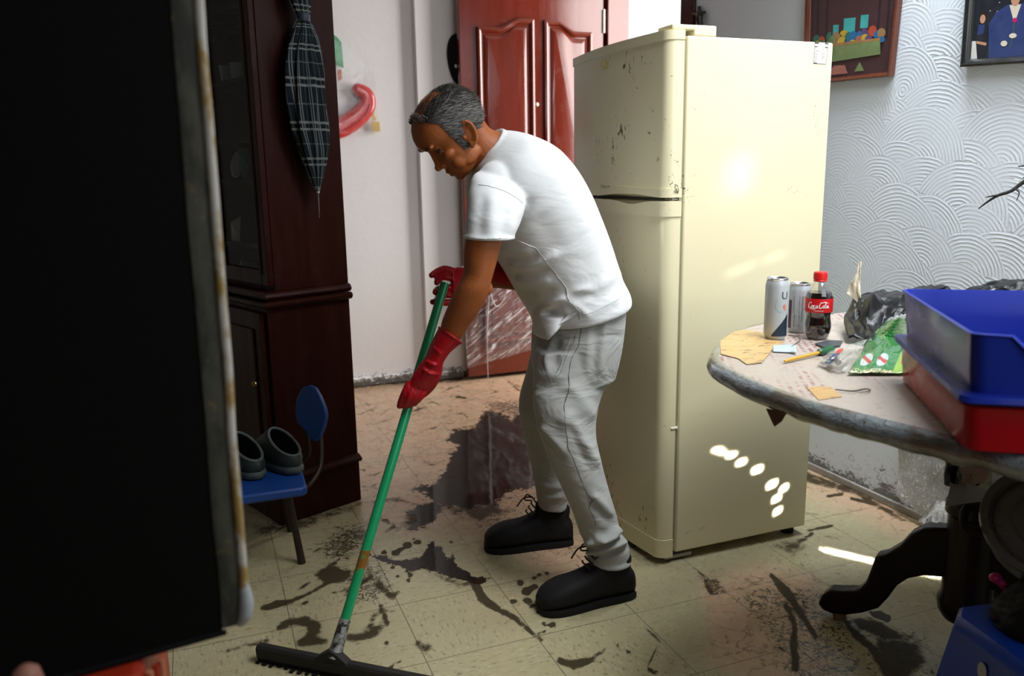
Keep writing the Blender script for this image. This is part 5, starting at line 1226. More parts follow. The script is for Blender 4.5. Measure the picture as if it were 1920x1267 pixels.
ribbon('hem_stitch', [(869, 438, 1.85), (895, 440, 1.84), (930, 440, 1.84), (961, 439, 1.86)], .0016, SHIRT, M_seam, man, .0006)
ribbon('bottom_stitch', [(1050, 610, 1.95), (1080, 603, 1.93), (1110, 588, 1.93), (1145, 566, 1.96), (1164, 552, 2.0)], .0016, SHIRT, M_seam, man, .0006)
def build_trousers():
    b = MB()
    FO = [([(1052, 772), (1072, 802), (1100, 842), (1122, 874)], 13, .014), ([(1064, 790), (1086, 836), (1104, 872)], 9, -.012), ([(1062, 716), (1090, 748), (1116, 784)], 11, .008), ([(1012, 800), (1036, 822), (1062, 852)], 9, .009), ([(1010, 815), (1034, 840), (1056, 868)], 8, -.007),
          ([(1108, 925), (1130, 945), (1148, 968)], 8, .010), ([(1104, 940), (1122, 958), (1142, 978)], 7, -.008), ([(1122, 585), (1118, 640), (1112, 700)], 8, -.007), ([(1136, 580), (1130, 640), (1122, 700)], 8, .008), ([(1108, 600), (1104, 650), (1100, 690)], 8, .005),
          ([(1038, 632), (1029, 656), (1023, 674), (1027, 690), (1035, 702)], 4, .009), ([(1046, 636), (1042, 660), (1036, 690)], 8, -.010), ([(1012, 700), (1030, 706), (1050, 704)], 7, .005), ([(1005, 720), (1030, 728), (1050, 728)], 9, -.005), ([(985, 760), (995, 800), (1000, 850)], 9, -.006),
          ([(1098, 1022), (1122, 1014), (1150, 998), (1166, 989)], 6, .021), ([(1097, 1030), (1124, 1022), (1154, 1008), (1172, 998)], 4, -.016), ([(1099, 1038), (1126, 1032), (1158, 1018), (1178, 1008)], 6, .020), ([(1114, 1004), (1134, 1010), (1154, 1003)], 5, .014), ([(1100, 1045), (1130, 1043), (1160, 1034), (1180, 1026)], 4, -.012)]
    P = [mring((1004, 590), (1166, 540), 2.135, .165, 90, power=2.3), mring((1000, 640), (1162, 588), 2.13, .172, 90, power=2.3), mring((998, 680), (1156, 640), 2.125, .172, 90, power=2.3), mring((1000, 715), (1146, 690), 2.12, .165, 90, power=2.3)]
    b.loft(folded(P, FO), True, True)
    N = [((1002, 660), (1156, 630), 2.075, .105), ((998, 710), (1142, 695), 2.06, .102), ((998, 765), (1121, 755), 2.03, .092), ((1008, 815), (1117, 806), 2.01, .084), ((1028, 868), (1128, 860), 1.995, .080), ((1052, 922), (1143, 914), 1.98, .076), ((1074, 972), (1157, 960), 1.97, .073), ((1086, 1005), (1160, 986), 1.962, .066), ((1096, 1026), (1176, 1008), 1.958, .066), ((1099, 1040), (1181, 1028), 1.955, .063), ((1103, 1057), (1179, 1046), 1.955, .060)]
    b.loft(folded([mring(*q, 90) for q in N], FO), True, True)
    F = [((998, 650), (1120, 640), 2.20, .095), ((986, 700), (1100, 695), 2.23, .095), ((972, 755), (1080, 750), 2.27, .088), ((978, 810), (1072, 806), 2.285, .080), ((992, 868), (1070, 864), 2.30, .074), ((1002, 915), (1068, 910), 2.31, .068), ((1006, 940), (1064, 934), 2.315, .058), ((1009, 953), (1062, 948), 2.315, .052)]
    b.loft(folded([mring(*q, 60) for q in F], [([(1000, 905), (1030, 915), (1056, 912)], 6, .008), ([(1004, 925), (1030, 934), (1056, 930)], 5, .008), ([(978, 760), (1000, 790), (1020, 800)], 9, .008)]), True, True)
    cf = mring((1102, 1054), (1181, 1043), 1.955, .064, 40); b.tube(cf+[cf[0]], .006, 8, False)
    o = b.build('sweatpants', M_sweat, man, remesh=.0046, relax=3); o['label'] = 'light grey sweatpants with mud marks'
    ms = mat('trouser_seam', (.13, .13, .12), .9, vary=.05)
    ribbon('leg_seam', [(1082, 608, 1.94), (1076, 650, 1.94), (1066, 700, 1.93), (1058, 760, 1.92), (1062, 815, 1.91), (1076, 865, 1.90), (1094, 915, 1.89), (1108, 960, 1.88), (1116, 995, 1.88)], .0024, o, ms, man, .0008)
    ribbon('pocket_seam', [(1056, 628, 1.93), (1053, 655, 1.93), (1048, 680, 1.93), (1038, 702, 1.93)], .0014, o, ms, man, .0006)
    ribbon('pocket_edge', [(1040, 630, 1.93), (1031, 656, 1.93), (1024, 674, 1.93), (1028, 690, 1.93), (1036, 702, 1.93)], .0020, o, mat('pocket_trim', (.46, .46, .44), .9, vary=.05), man, .0010)
build_trousers()
def boot(root, heel, yaw, name):
    d = V(math.cos(yaw), math.sin(yaw), 0); w = V(-d[1], d[0], 0); H0 = V(heel[0], heel[1], 0)
    def L(x, y, z): return H0+d*x+w*y+V(0, 0, z)
    b = MB()
    secs = [(.002,.028,.078),(.018,.037,.098),(.05,.041,.108),(.09,.042,.122),(.125,.043,.118),(.155,.046,.104),(.19,.0505,.094),(.225,.053,.089),(.255,.051,.079),(.28,.043,.065),(.297,.028,.048)]
    rings = []
    for x, hw, h in secs:
        rings.append([L(x, hw*math.copysign(abs(math.cos(q))**.8, math.cos(q)), .012+(h-.012)*(.5+.5*math.copysign(abs(math.sin(q))**.75, math.sin(q)))) for q in np.linspace(0, 2*PI, 24, endpoint=False)])
    b.loft(dense(rings, 3), True, True)
    sh = [(.078,.060,.045,.07),(.072,.062,.046,.10),(.068,.058,.044,.13),(.082,.044,.040,.142),(.084,.040,.036,.148)]
    b.loft(dense([[L(cx+rx*math.cos(q), ry*math.sin(q), z) for q in np.linspace(0, 2*PI, 24, endpoint=False)] for cx, rx, ry, z in sh], 3), True, True)
    c = MB()
    b.tube([L(.098+.02*k, -.050*math.cos(0), 0.0) for k in (0, 1)], .001, 4)
    # seams: toe cap welt, quarter line, collar
    b.tube([L(.012, -.034, .03)]+[L(x, -hw-.001, .028) for x, hw, h in secs[2:-1]], .004, 6)
    b.tube([L(.135, -.044, .035), L(.128, -.045, .07), L(.135, -.036, .105)], .003, 6, sub=3)
    o = b.build('boot', M_boot, root, remesh=.004, relax=3); o['label'] = name
    s = MB(); out = []
    for x, hw, h in secs: out.append((x, hw))
    pts = [(-.004, 0)]+[(x, -hw-.0025) for x, hw in out]+[(.302, 0)]+[(x, hw+.0025) for x, hw in out[::-1]]
    def ring(z, ins=0): return [L(x+(ins if x < .1 else -ins), y*(1-ins*8), z) for x, y in pts]
    s.loft([ring(0, .003), ring(.004, 0), ring(.017, 0), ring(.020, .002)], True, True); s.build('sole', M_black, o, angle=40)
    k = MB()
    for i in range(4):
        z = .118+.013*i; x = .150-.009*i; k.tube([L(x, -.026, z), L(x+.008, 0, z+.006), L(x, .026, z)], .0028, 6, sub=3)
    k.tube([L(.128, -.01, .160), L(.150, -.016, .176), L(.158, -.020, .156), L(.134, -.014, .154)], .0026, 6, sub=4)
    k.tube([L(.130, -.02, .164), L(.160, -.03, .158), L(.182, -.034, .128)], .0026, 6, sub=4)
    k.build('laces', mat('black_laces', (.012, .010, .010), .7), o)
M_boot = NT('black_work_leather'); 
def _b(t):
    p = t.obj(); n = t.noise(p, 14, 5); s = t.noise(t.map(p, sc=(1, 1, 2.5)), 40, 5, .7, 1.0)
    t.P(Base_Color=t.mix(t.ramp(s, .64, .74, 0, .5), t.mix(n, (.005, .005, .006), (.013, .012, .0125)), (.075, .056, .045)), Roughness=.7); t.set(t.p.inputs['Specular IOR Level'], .2); t.bump(t.noise(p, 120, 4), .3, .002); return t.m
M_boot = _b(M_boot)
boot(man, (1.112, 1.938), PI-.03, 'black leather work boot on the nearer foot')
boot(man, (1.095, 2.318), PI-.20, 'black leather work boot on the farther foot')
# rubber gloves
M_glove = NT('red_rubber')
def _g(t):
    p = t.obj(); n = t.noise(p, 22, 4); f = t.noise(t.map(p, rot=(0, .6, 0), sc=(1, 1, .4)), 38, 3, .5, 1.4)
    t.P(Base_Color=t.mix(n, (.34, .003, .010), (.46, .006, .014)), Roughness=.42); t.set(t.p.inputs['Specular IOR Level'], .35); t.bump(f, .6, .006); return t.m
M_glove = _g(M_glove)
def finger(b, pts, r): b.tube([atY(x, y, Y) for x, y, Y in pts], [r, r*.98, r*.94, r*.80][:len(pts)], 12, True, sub=5); b.ell(atY(*pts[-1]), r*.80, r*.80, r*.80, 10, 8)
def build_gloves():
    b = MB()
    G = [mring((823, 613), (865, 643), 1.985, .043), mring((815, 628), (854, 652), 1.988, .039), mring((806, 646), (843, 662), 1.994, .036), mring((797, 668), (832, 679), 2.0, .034), mring((785, 685), (830, 694), 2.006, .030), mring((773, 705), (823, 711), 2.012, .025), mring((765, 721), (806, 729), 2.020, .019)]
    b.loft(dense(G, 4), True, True)
    rim = mring((823, 613), (865, 643), 1.985, .0445, 36); b.tube(rim+[rim[0]], .0035, 6, False)
    finger(b, [(769, 716, 2.022), (761, 732, 2.020), (754, 748, 2.030), (749, 761, 2.044)], .0105)
    finger(b, [(779, 720, 2.018), (770, 738, 2.012), (763, 752, 2.022), (758, 761, 2.044)], .0105)
    finger(b, [(790, 724, 2.018), (781, 740, 2.010), (773, 752, 2.020), (767, 760, 2.042)], .0102)
    finger(b, [(800, 724, 2.022), (792, 740, 2.014), (783, 750, 2.022), (777, 757, 2.040)], .0092)
    finger(b, [(822, 700, 2.030), (812, 720, 2.050), (800, 734, 2.070), (791, 742, 2.086)], .0110)
    # wrinkles round the wrist
    for px in ([(792, 690, 1.985), (806, 700, 1.972), (824, 702, 1.985)], [(798, 676, 1.985), (814, 684, 1.968), (830, 684, 1.985)], [(812, 650, 1.975), (826, 662, 1.962), (838, 666, 1.975)], [(780, 706, 2.0), (796, 712, 1.99), (812, 716, 2.0)]): b.tube([atY(*p) for p in px], [.002, .005, .002], 8, sub=4)
    o = b.build('glove', M_glove, man, remesh=.0030, relax=3); o['label'] = 'red rubber glove on the lower hand, nearer the camera'
    b = MB()
    G = [mring((950, 482), (953, 537), 2.335, .045), mring((930, 487), (930, 538), 2.32, .040), mring((905, 494), (905, 541), 2.29, .034), mring((882, 500), (882, 553), 2.25, .027), mring((862, 500), (862, 568), 2.222, .021), mring((846, 502), (847, 566), 2.205, .017)]
    b.loft(dense(G, 4), True, True); rim = mring((950, 482), (953, 537), 2.335, .0465, 36); b.tube(rim+[rim[0]], .0035, 6, False)
    finger(b, [(850, 508, 2.205), (834, 504, 2.200), (820, 509, 2.190), (809, 516, 2.178)], .0105)
    finger(b, [(849, 522, 2.205), (832, 519, 2.200), (822, 524, 2.182), (819, 530, 2.158)], .0105)
    finger(b, [(849, 540, 2.205), (832, 539, 2.200), (820, 543, 2.182), (816, 548, 2.158)], .0105)
    finger(b, [(849, 553, 2.205), (832, 554, 2.200), (822, 556, 2.184), (820, 559, 2.165)], .0092)
    finger(b, [(872, 558, 2.215), (850, 566, 2.185), (828, 567, 2.172), (811, 566, 2.165)], .0105)
    o = b.build('glove', M_glove, man, remesh=.0030, relax=3); o['label'] = 'red rubber glove on the upper hand, farther from the camera'
build_gloves()

# ------------------------------------------------------------------ squeegee
def build_squeegee():
    B0 = atZ(625, 1236, .045); T = atY(834, 531, 2.155); ax = unit(T-B0)
    a, c = atZ(484, 1240, .0), atZ(760, 1297, .0); d = unit(c-a); nrm = V(-d[1], d[0], 0)
    mid = V(B0[0], B0[1], 0); a = mid+d*np.dot(a-mid, d); L = .56; e0, e1 = a, a+d*L
    r = thing('floor_squeegee', 'floor squeegee with a long green handle and black rubber blade', 'squeegee', tuple((e0+e1)/2))
    t = NT('green_handle_paint'); p = t.obj(); x, y, z = t.xyz(p); n = t.noise(p, 12, 4)
    spot = t.math('MULTIPLY', t.ramp(t.math('ABSOLUTE', t.math('SUBTRACT', t.n('ShaderNodeNewGeometry').outputs['Position'], 0)), 0, 1), 0.0)
    zz = t.xyz(t.pos())[2]; chip = t.math('MULTIPLY', t.ramp(t.math('ABSOLUTE', t.math('SUBTRACT', zz, .262)), .022, .030, 1, 0), t.ramp(t.noise(p, 24, 3), .46, .54))
    t.P(Base_Color=t.mix(chip, t.mix(n, (.006, .24, .085), (.012, .31, .12)), (.20, .085, .012)), Roughness=.25); t.set(t.p.inputs['Coat Weight'], .3)
    M_gh = t.m
    s = B0+ax*.075
    b = MB(); b.tube([s, T], .0128, 20); b.build('handle', M_gh, r)
    M_met = NT('worn_dull_metal'); p = M_met.obj(); n = M_met.noise(p, 60, 5, .7); M_met.P(Base_Color=M_met.mix(M_met.ramp(n, .42, .58), (.03, .03, .028), (.34, .35, .34)), Roughness=.45, Metallic=.4)
    b = MB(); b.tube([B0+ax*.004, B0+ax*.03, B0+ax*.085, B0+ax*.10], [.021, .0165, .0150, .0142], 18); b.build('socket', M_met.m, r)
    M_bar = mat('dirty_black_metal', (.020, .019, .016), .6, vary=.5, scale=25, bump=.2, spec=.25)
    b = MB()
    prof = [(-.012, .014), (.012, .014), (.014, .040), (.008, .048), (-.008, .048), (-.014, .040)]
    b.loft([[tuple(q+nrm*x+V(0, 0, z)) for x, z in prof] for q in (e0, e1)], True, True)
    b.loft([[tuple(mid+d*s_+nrm*x+V(0, 0, z)) for x, z in ((-.012, .040), (.012, .040), (.012, h), (-.012, h))] for s_, h in ((-.045, .046), (-.018, .066), (.0, .074), (.018, .066), (.045, .046))], True, True)
    b.build('holder', M_bar, r, bevel=.002)
    b = MB(); b.obox((e0+e1)/2+V(0, 0, .011), d*L/2, nrm*.009, V(0, 0, .0108)); b.build('rubber_blade', M_black, r, bevel=.002)
    b = MB(); rr = random.Random(3)
    for k in range(26):
        q = e0+d*(.004+L*k/26*.99); l = rr.uniform(.004, .016); b.obox(q-nrm*(.010+l/2)+V(0, 0, .003), d*rr.uniform(.003, .006), -nrm*l/2, V(0, 0, .0026))
    b.build('blade_fringe', M_black, r, smooth=False)['kind'] = 'stuff'
build_squeegee()

# ------------------------------------------------------------------ near left: tall black upholstered panel on a red box
def build_panel():
    Y = .95; rot = math.radians(9)
    q = atY(472, 1168, Y); px_, pz = q[0], q[2]
    d, n = V(math.cos(rot), -math.sin(rot)*-1, 0), V(-math.sin(rot)*-1, -math.cos(rot), 0)
    d, n = V(math.cos(rot), math.sin(rot), 0), V(math.sin(rot), -math.cos(rot), 0)     # along the face to the right, face normal
    top = atY(384, 0, Y); lean = (top-q)/(top[2]-q[2])       # its right edge leans a touch
    r = thing('upholstered_panel', 'tall black fabric panel with a pale worn edge, out of focus close on the left', 'mattress', (px_-.5, Y, pz))
    def at(s, z, o): return V(px_, Y, pz)+d*s+n*o+V(lean[0], lean[1], 0)*z+V(0, 0, z)
    Hh, W, T = 1.16, 1.05, .10
    t = NT('black_woven_fabric'); p = t.obj(); x, y, z = t.xyz(p)
    wv = t.noise(t.map(p, sc=(1, 1, 4)), 160, 3)
    t.P(Base_Color=t.mix(wv, (.0022, .0022, .002), (.007, .007, .0065)), Roughness=.9); t.set(t.p.inputs['Specular IOR Level'], .1); t.bump(wv, .4, .002)
    b = MB(); e = .034; rr = .012
    b.loft([[at(-W, 0, 0), at(-e, 0, 0), at(-e, Hh, 0), at(-W, Hh, 0)], [at(-W, 0, -T), at(-e, 0, -T), at(-e, Hh, -T), at(-W, Hh, -T)]], True, True); b.build('fabric_face', t.m, r, smooth=False)
    t = NT('worn_pale_edge'); p = t.obj(); x, y, z = t.xyz(p); nz = t.noise(t.map(p, sc=(1, 1, .35)), 34, 5, .6)
    col = t.mix(t.ramp(nz, .42, .6), (.016, .016, .010), (.050, .048, .034))
    pn = t.noise(t.map(p, sc=(1, 1, .5)), 55, 4, .7); col = t.mix(t.ramp(pn, .62, .70, 0, .6), col, (.16, .11, .02))
    t.P(Base_Color=col, Roughness=.8); t.bump(nz, .5, .004)
    b = MB(); N = 26; rings = []
    prof = [(-e, .001), (-.016, .002), (-.008, -.003), (-.002, -.012), (0, -.03), (0, -T+.02), (-.01, -T), (-e, -T)]
    for i in range(N+1):
        z = Hh*i/N; k = .002*fbm(z*9, 1.0); rings.append([at(s+k, z if 0 < i < N else z+(.004 if i == 0 else -.004), o) for s, o in prof])
    b.loft(rings, True, True); b.build('edge_band', t.m, r, angle=70)
    t = NT('pale_piping'); p = t.obj(); nz = t.noise(t.map(p, sc=(1, 1, .4)), 48, 5, .65)
    t.P(Base_Color=t.mix(t.ramp(nz, .40, .58), (.30, .19, .05), (.50, .47, .42)), Roughness=.6)
    b = MB(); pts = [at(-.006+.002*fbm(z*7, 4), z, -.002) for z in np.linspace(.045, Hh, 40)]; b.tube(pts, .0062, 10); b.build('piping', t.m, r)
    b = MB(); b.tube([at(-.006, .050, -.002), at(-.005, .03, -.002), at(-.008, .012, -.002), at(-.016, .003, -.004)], [.0065, .0095, .0095, .006], 12, sub=4); b.build('corner_patch', mat('grey_worn_corner', (.34, .36, .37), .6, vary=.3, scale=40), r)
    b = MB(); b.tube([at(s, -.002, 0.0) for s in np.linspace(-W, -.03, 30)], .0035, 8); b.build('bottom_seam', t.m if False else mat('black_binding', (.006, .006, .006), .85, spec=.1), r)
    # red box it stands on
    zb = pz-.006; c = at(-.14, 0, 0); a0 = atY(300, 1216, Y-.035)
    rb = thing('red_storage_box', 'red-orange plastic box with ribbed corner under the black panel', 'box', (a0[0]-.35, Y+.05, 0))
    M_rb = mat('red_orange_plastic', (.30, .022, .006), .35, vary=.25, scale=6); M_rp = mat('pale_salmon_plastic', (.50, .17, .09), .4, vary=.2, scale=20)
    b = MB(); b.box((a0[0]-.70, Y-.06, 0), (a0[0]-.018, Y+.30, zb)); b.build('body', M_rb, rb, bevel=.012, seg=3)
    for k in range(4):
        b = MB(); x = a0[0]-.018+.0055*k; b.tube([(x, Y-.052+.010*k, .0), (x, Y-.052+.010*k, zb-.004)], .0042, 8); b.build('corner_rib', M_rp if k in (1, 3) else M_rb, rb)
    b = MB(); c = atY(48, 1252, Y-.10); b.lathe([(.010, -.74+.18), (.010, -.05), (.014, -.035), (.0145, -.012), (.012, .0), (.006, .005), (.001, .006)], (c[0], c[1], c[2]-.003), 20, True)  # stand-in shape for a small pinkish thing of unclear kind
    o = b.build('pink_rounded_thing', mat('dusky_pink_plastic', (.34, .15, .11), .5, vary=.2), None); tag(o, 'rounded pinkish thing of unclear kind showing below the black panel', 'bottle')
build_panel()

# ------------------------------------------------------------------ small blue chair with clogs
def build_chair():
    zs = .285
    r = thing('small_chair', 'small blue chair with dark tube legs beside the cabinet', 'chair', (.13, 2.62, 0))
    M_bl = mat('matt_blue_plastic', (.005, .045, .21), .45, vary=.2, scale=9); M_tb = mat('rusty_dark_tube', (.030, .020, .014), .5, .4, vary=.5, scale=30)
    b = MB(); N = 16
    def seat(u, v): x, y = -.10+.345*u, 2.44+.32*v; return V(x, y, zs+.012-.014*math.sin(PI*u)*math.sin(PI*v))
    b.loft([[(x, y, zs-.024), (x, y, zs+.006)] if False else [(-.10, 2.44, z), (.235, 2.435, z), (.250, 2.45, z), (.255, 2.74, z), (.24, 2.76, z), (-.10, 2.76, z)] for z in (zs-.026, zs+.004)], True, True); b.build('seat', M_bl, r, bevel=.008, seg=3)
    # backrest: rounded shield leaning outwards
    bn = unit(V(-.80, -.60, .12)); bp = V(.285, 2.62, .45)
    pts = [atPlane(x, y, bp, bn) for x, y in ((580, 722), (590, 727), (599, 742), (608, 764), (611, 780), (607, 800), (600, 818), (592, 828), (584, 826), (576, 812), (566, 802), (556, 792), (553, 770), (556, 745), (566, 727))]
    b = MB(); b.prism(pts, -bn*.014); b.build('backrest', M_bl, r, bevel=.004, seg=2)
    for y, q in ((2.52, (600, 800)), (2.74, (572, 795))):
        e = atPlane(*q, bp-bn*.018, bn); b = MB(); b.tube([e+V(0, 0, .05), e, (e[0]*.5+.15, e[1]*.5+y*.5, .315), (.272, y, .270), (.235, y, .250), (.17, y, .252)], .0075, 10, sub=5); b.build('back_support', M_tb, r)
    for x, y, xt in ((.224, 2.520, .195), (.218, 2.785, .195), (-.10, 2.50, -.07), (-.10, 2.77, -.07)):
        b = MB(); yt = min(y, 2.735); b.tube([(x, y, .0), (x+(xt-x)*.5, (y+yt)/2, .13), (xt, yt, .262)], [.0125, .011, .010], 12); lg = b.build('leg', M_tb, r)
    M_cl = mat('muddy_dark_rubber', (.016, .022, .020), .6, vary=.6, scale=40, bump=.2); M_rim = mat('grey_green_rubber', (.07, .085, .078), .6, vary=.5, scale=30)
    def clog(px, py, label, yaw):
        c = atZ(px, py, zs+.006); d = V(math.cos(yaw), math.sin(yaw), 0); w = V(-d[1], d[0], 0)
        rr = thing('rubber_clog', label, 'shoe', (c[0], c[1], zs+.005), 'pair of clogs on the small chair')
        def L(x, y, z): return c*V(1, 1, 0)+d*x+w*y+V(0, 0, zs+.006+z)
        N = 36; Q = np.linspace(0, 2*PI, N, endpoint=False)
        def outl(q, g=0.0):
            x = .125-.125*math.cos(q); hw = np.interp(x, [0, .02, .06, .11, .16, .20, .23, .25], [.0, .030, .040, .043, .050, .047, .034, .0]); return x+(-g if x < .02 else g if x > .23 else 0), math.copysign(hw+g, math.sin(q)) if abs(math.sin(q)) > 1e-6 else 0.0
        b = MB(); b.loft([[L(*outl(q, g), z) for q in Q] for g, z in ((-.002, 0), (.004, .004), (.005, .018), (.003, .026))], True, True); b.build('sole', M_rim, rr, angle=60)
        def col(q):
            x = .004+.070*(1-math.cos(q)); return x, .037*math.sin(q), .062+.062*(x/.144)**1.2
        rings = []
        for k in np.linspace(0, 1, 7):
            row = []
            for q in Q:
                a = outl(q); e = col(q); bx = math.sin(PI*k)*.010; row.append(L(a[0]+(e[0]-a[0])*k**1.3+(bx if a[0] > .15 else -.3*bx if a[0] < .03 else 0), (a[1]+(e[1]-a[1])*k)*(1+.12*math.sin(PI*k)), .022+(e[2]-.022)*k**.8))
            rings.append(row)
        b = MB(); b.loft(rings, False, True); b.build('upper', M_cl, rr, solid=.004, angle=70)
        b = MB(); pts = [L(*col(q)) for q in Q]; b.tube(pts+[pts[0]], .0048, 8, False); b.build('collar_rim', M_rim, rr)
    clog(488, 899, 'muddy dark clog nearer the black panel on the blue chair seat', 2.0)
    clog(559, 889, 'muddy dark clog nearer the backrest on the blue chair seat', 2.0)
build_chair()

# ------------------------------------------------------------------ back wall: packaged ornament and black cap
def build_ornament():
    Y = YB-.004
    c = atY(660, 160, Y); r = thing('hanging_ornament', 'red curved ornament in clear film hanging on the white wall', 'ornament', tuple(c))
    M = clear_mat('ornament_film', (.95, .95, .95), .08, .06, 30, .2)
    pts = [(600, 70), (640, 78), (665, 102), (695, 130), (704, 152), (706, 200), (712, 246), (640, 252), (600, 252)]
    b = MB(); P = [atY(x, y, Y-.052) for x, y in pts]; Q = [atY(x, y, Y-.002) for x, y in pts]; m = np.mean(P, 0)+V(0, -.008, 0)
    k = len(P); b.add([m]+P+Q, [(0, 1+i, 1+(i+1) % k) for i in range(k)]+[(1+i, 1+k+i, 1+k+(i+1) % k, 1+(i+1) % k) for i in range(k)]); b.build('film_bag', M, r, smooth=False)
    arc = [(672, 168, 11), (686, 178, 14), (688, 196, 16), (676, 214, 17), (655, 230, 18), (634, 240, 18), (610, 238, 17), (590, 225, 15)]
    b = MB(); b.tube([atY(x, y, Y-.026) for x, y, w in arc], [w*.0031 for x, y, w in arc], 16, sub=5); b.ell(atY(672, 168, Y-.026), .034, .034, .034, 16, 10); b.v = [(x, Y-.026+(y-Y+.026)*.40, z) for x, y, z in b.v]; b.build('red_arc', mat('glossy_red_foil', (.62, .03, .025), .25, coat=.6), r)
    b = MB(); b.tube([atY(x, y, Y-.046) for x, y in ((694, 196), (685, 216), (662, 236), (636, 248))], .004, 8, sub=4); b.build('piping', mat('red_cord', (.50, .015, .015), .35), r)
    b = MB(); b.prism([atY(x, y, Y-.012) for x, y in ((618, 60), (632, 70), (640, 80), (644, 128), (632, 122), (618, 118))], (0, -.006, 0)); b.build('green_piece', mat('foil_green', (.01, .26, .05), .25, coat=.5), r, smooth=False)
    b = MB(); b.prism([atY(x, y, Y-.020) for x, y in ((632, 132), (640, 130), (641, 148), (634, 152))], (0, -.004, 0)); b.build('pink_piece', mat('salmon_felt', (.60, .25, .18), .7), r, smooth=False)
    b = MB(); b.prism([atY(x, y, Y-.020) for x, y in ((697, 228), (711, 228), (713, 246), (700, 247))], (0, -.004, 0)); b.prism([atY(x, y, Y-.022) for x, y in ((692, 206), (698, 200), (702, 216), (706, 226), (700, 226))], (0, -.003, 0)); b.build('yellow_tag', mat('yellow_card', (.72, .50, .16), .5), r, smooth=False)
build_ornament()
b = MB(); c = atY(856, 105, YB-.055-.030)
def capf(u, v):
    q = 2*PI*v; t = u*PI/2; z = math.cos(q)*math.cos(t)*.125; x = math.sin(q)*math.cos(t)*(.058+.012*math.cos(q)); z -= .012*(1-math.cos(q))
    return V(c[0]+.010, YB-.057, c[2])+V(x, -.085*math.sin(t)**.8, z)
b.grid(capf, 14, 40)
hat = b.build('black_hat', mat('black_felt', (.006, .006, .006), .9, spec=.1), None); tag(hat, 'black cap hanging on the wall beside the red door', 'cap')
b = MB(); k = atY(857, 123, YB-.150); b.ell((k[0], YB-.128, k[2]), .008, .003, .010, 12, 6); e = b.build('white_emblem', mat('emblem_grey', (.5, .5, .52), .6), hat)

# plastic film stretched over the lower half of the door
def build_film():
    t = NT('wrinkled_clear_film'); p = t.obj(); u, v, _ = t.xyz(t.uv())
    dg = t.noise(t.map(t.map(p, rot=(0, .60, 0)), sc=(.30, 1, 3.4)), 15, 6, .68, 1.1); n2 = t.noise(p, 36, 5, .7, 2.0)
    s = t.math('MAXIMUM', t.ramp(dg, .50, .62, 0, .95), t.ramp(n2, .60, .68, 0, .6))
    t.P(Base_Color=(.80, .76, .77), Roughness=.10, Alpha=t.math('ADD', t.math('MULTIPLY', s, .62), .10)); t.set(t.p.inputs['Specular IOR Level'], .8)
    t.bump(t.math('ADD', dg, t.math('MULTIPLY', n2, .5)), .9, .012)
    Y = 4.53; r = thing('plastic_film', 'wrinkled clear plastic film wrapped over the lower part of the red door', 'film', tuple(atY(930, 640, Y-.035)))
    b = MB(); E = [(862, 500), (1008, 470), (1008, 652), (877, 690)]
    P = [atY(x, y, Y-.034) for x, y in E]
    def fn(u_, v_):
        p = (P[0]*(1-u_)+P[1]*u_)*(1-v_)+(P[3]*(1-u_)+P[2]*u_)*v_
        if v_ < .28 and .34 < u_ < .62: p = p+V(0, 0, -.10*math.sin(PI*(u_-.34)/.28)*(1-v_/.28))
        q = Vector((u_*5+v_*5, v_*2-u_*2, 1)); return p+V(0, -.012*abs(noise.noise(q*1.6))-.008*noise.noise(q*4), 0)
    b.grid(fn, 60, 60); b.build('sheet', t.m, r, angle=80)
    b = MB(); b.tube([atY(x, y, Y-.052) for x, y in ((953, 518), (950, 545), (940, 568), (930, 574), (922, 558), (918, 540))], .006, 8, sub=4, flat=.4); b.tube([atY(x, y, Y-.05) for x, y in ((918, 540), (914, 590), (913, 640), (915, 708))], [.006, .008, .006, .004], 8, sub=4, flat=.4)
    b.build('twisted_edge', mat('white_twisted_film', (.75, .74, .76), .25, vary=.1), r)
build_film()

# ------------------------------------------------------------------ right wall: crucifix, two framed pictures, twig
def build_crucifix():
    X = XR-.012
    def at(x, y, o=0.0): return atX(x, y, X-o)
    r = thing('crucifix', 'small dark crucifix hanging on the wall behind the fridge', 'crucifix', tuple(at(1313, 60)))
    M = mat('dark_bronze', (.022, .014, .012), .45, .3)
    b = MB(); b.tube([at(1311, 12), at(1313, 60), at(1314, 90)], .011, 8, flat=.6); b.tube([at(1300, 27), at(1311, 25), at(1321, 23)], .010, 8, flat=.6); b.build('cross', M, r)
    b = MB(); b.tube([at(1311.5, 20, .012), at(1311.5, 24, .014)], [.013, .012], 10); b.tube([at(1311.5, 26, .012), at(1310.5, 34, .016), at(1312, 42, .014), at(1313, 52, .012), at(1312, 58, .012)], [.014, .018, .014, .011, .007], 10, sub=3); b.tube([at(1302, 26, .012), at(1307, 28, .014), at(1311, 27, .014), at(1316, 26, .014), at(1320.5, 24, .012)], .006, 8, sub=3); b.build('figure', M, r, remesh=.004, relax=2)
build_crucifix()
def frame_geo(px, X, bw, depth, name, label, cat, Mf, inner=None):
    P = [atX(x, y, X) for x, y in px]; c = np.mean(P, 0)
    r = thing(name, label, cat, (XR-.001, c[1], min(p[2] for p in P)))
    b = MB(); rings = []
    for ins, o in ((0, 0), (0, depth), (bw*.25, depth*1.15), (bw*.6, depth*.9), (bw*.9, depth*.6), (bw, depth*.35)):
        rings.append([p+unit(c-p)*ins*1.35+V(-o, 0, 0) for p in P])
    b.loft(rings, False, True); b.build('frame', Mf, r, smooth=False)
    q = [p+unit(c-p)*bw*1.33+V(-depth*.38, 0, 0) for p in P]
    return r, q
M_pf = wood('red_brown_frame_wood', (.055, .014, .007), (.14, .036, .016), .25, .5)
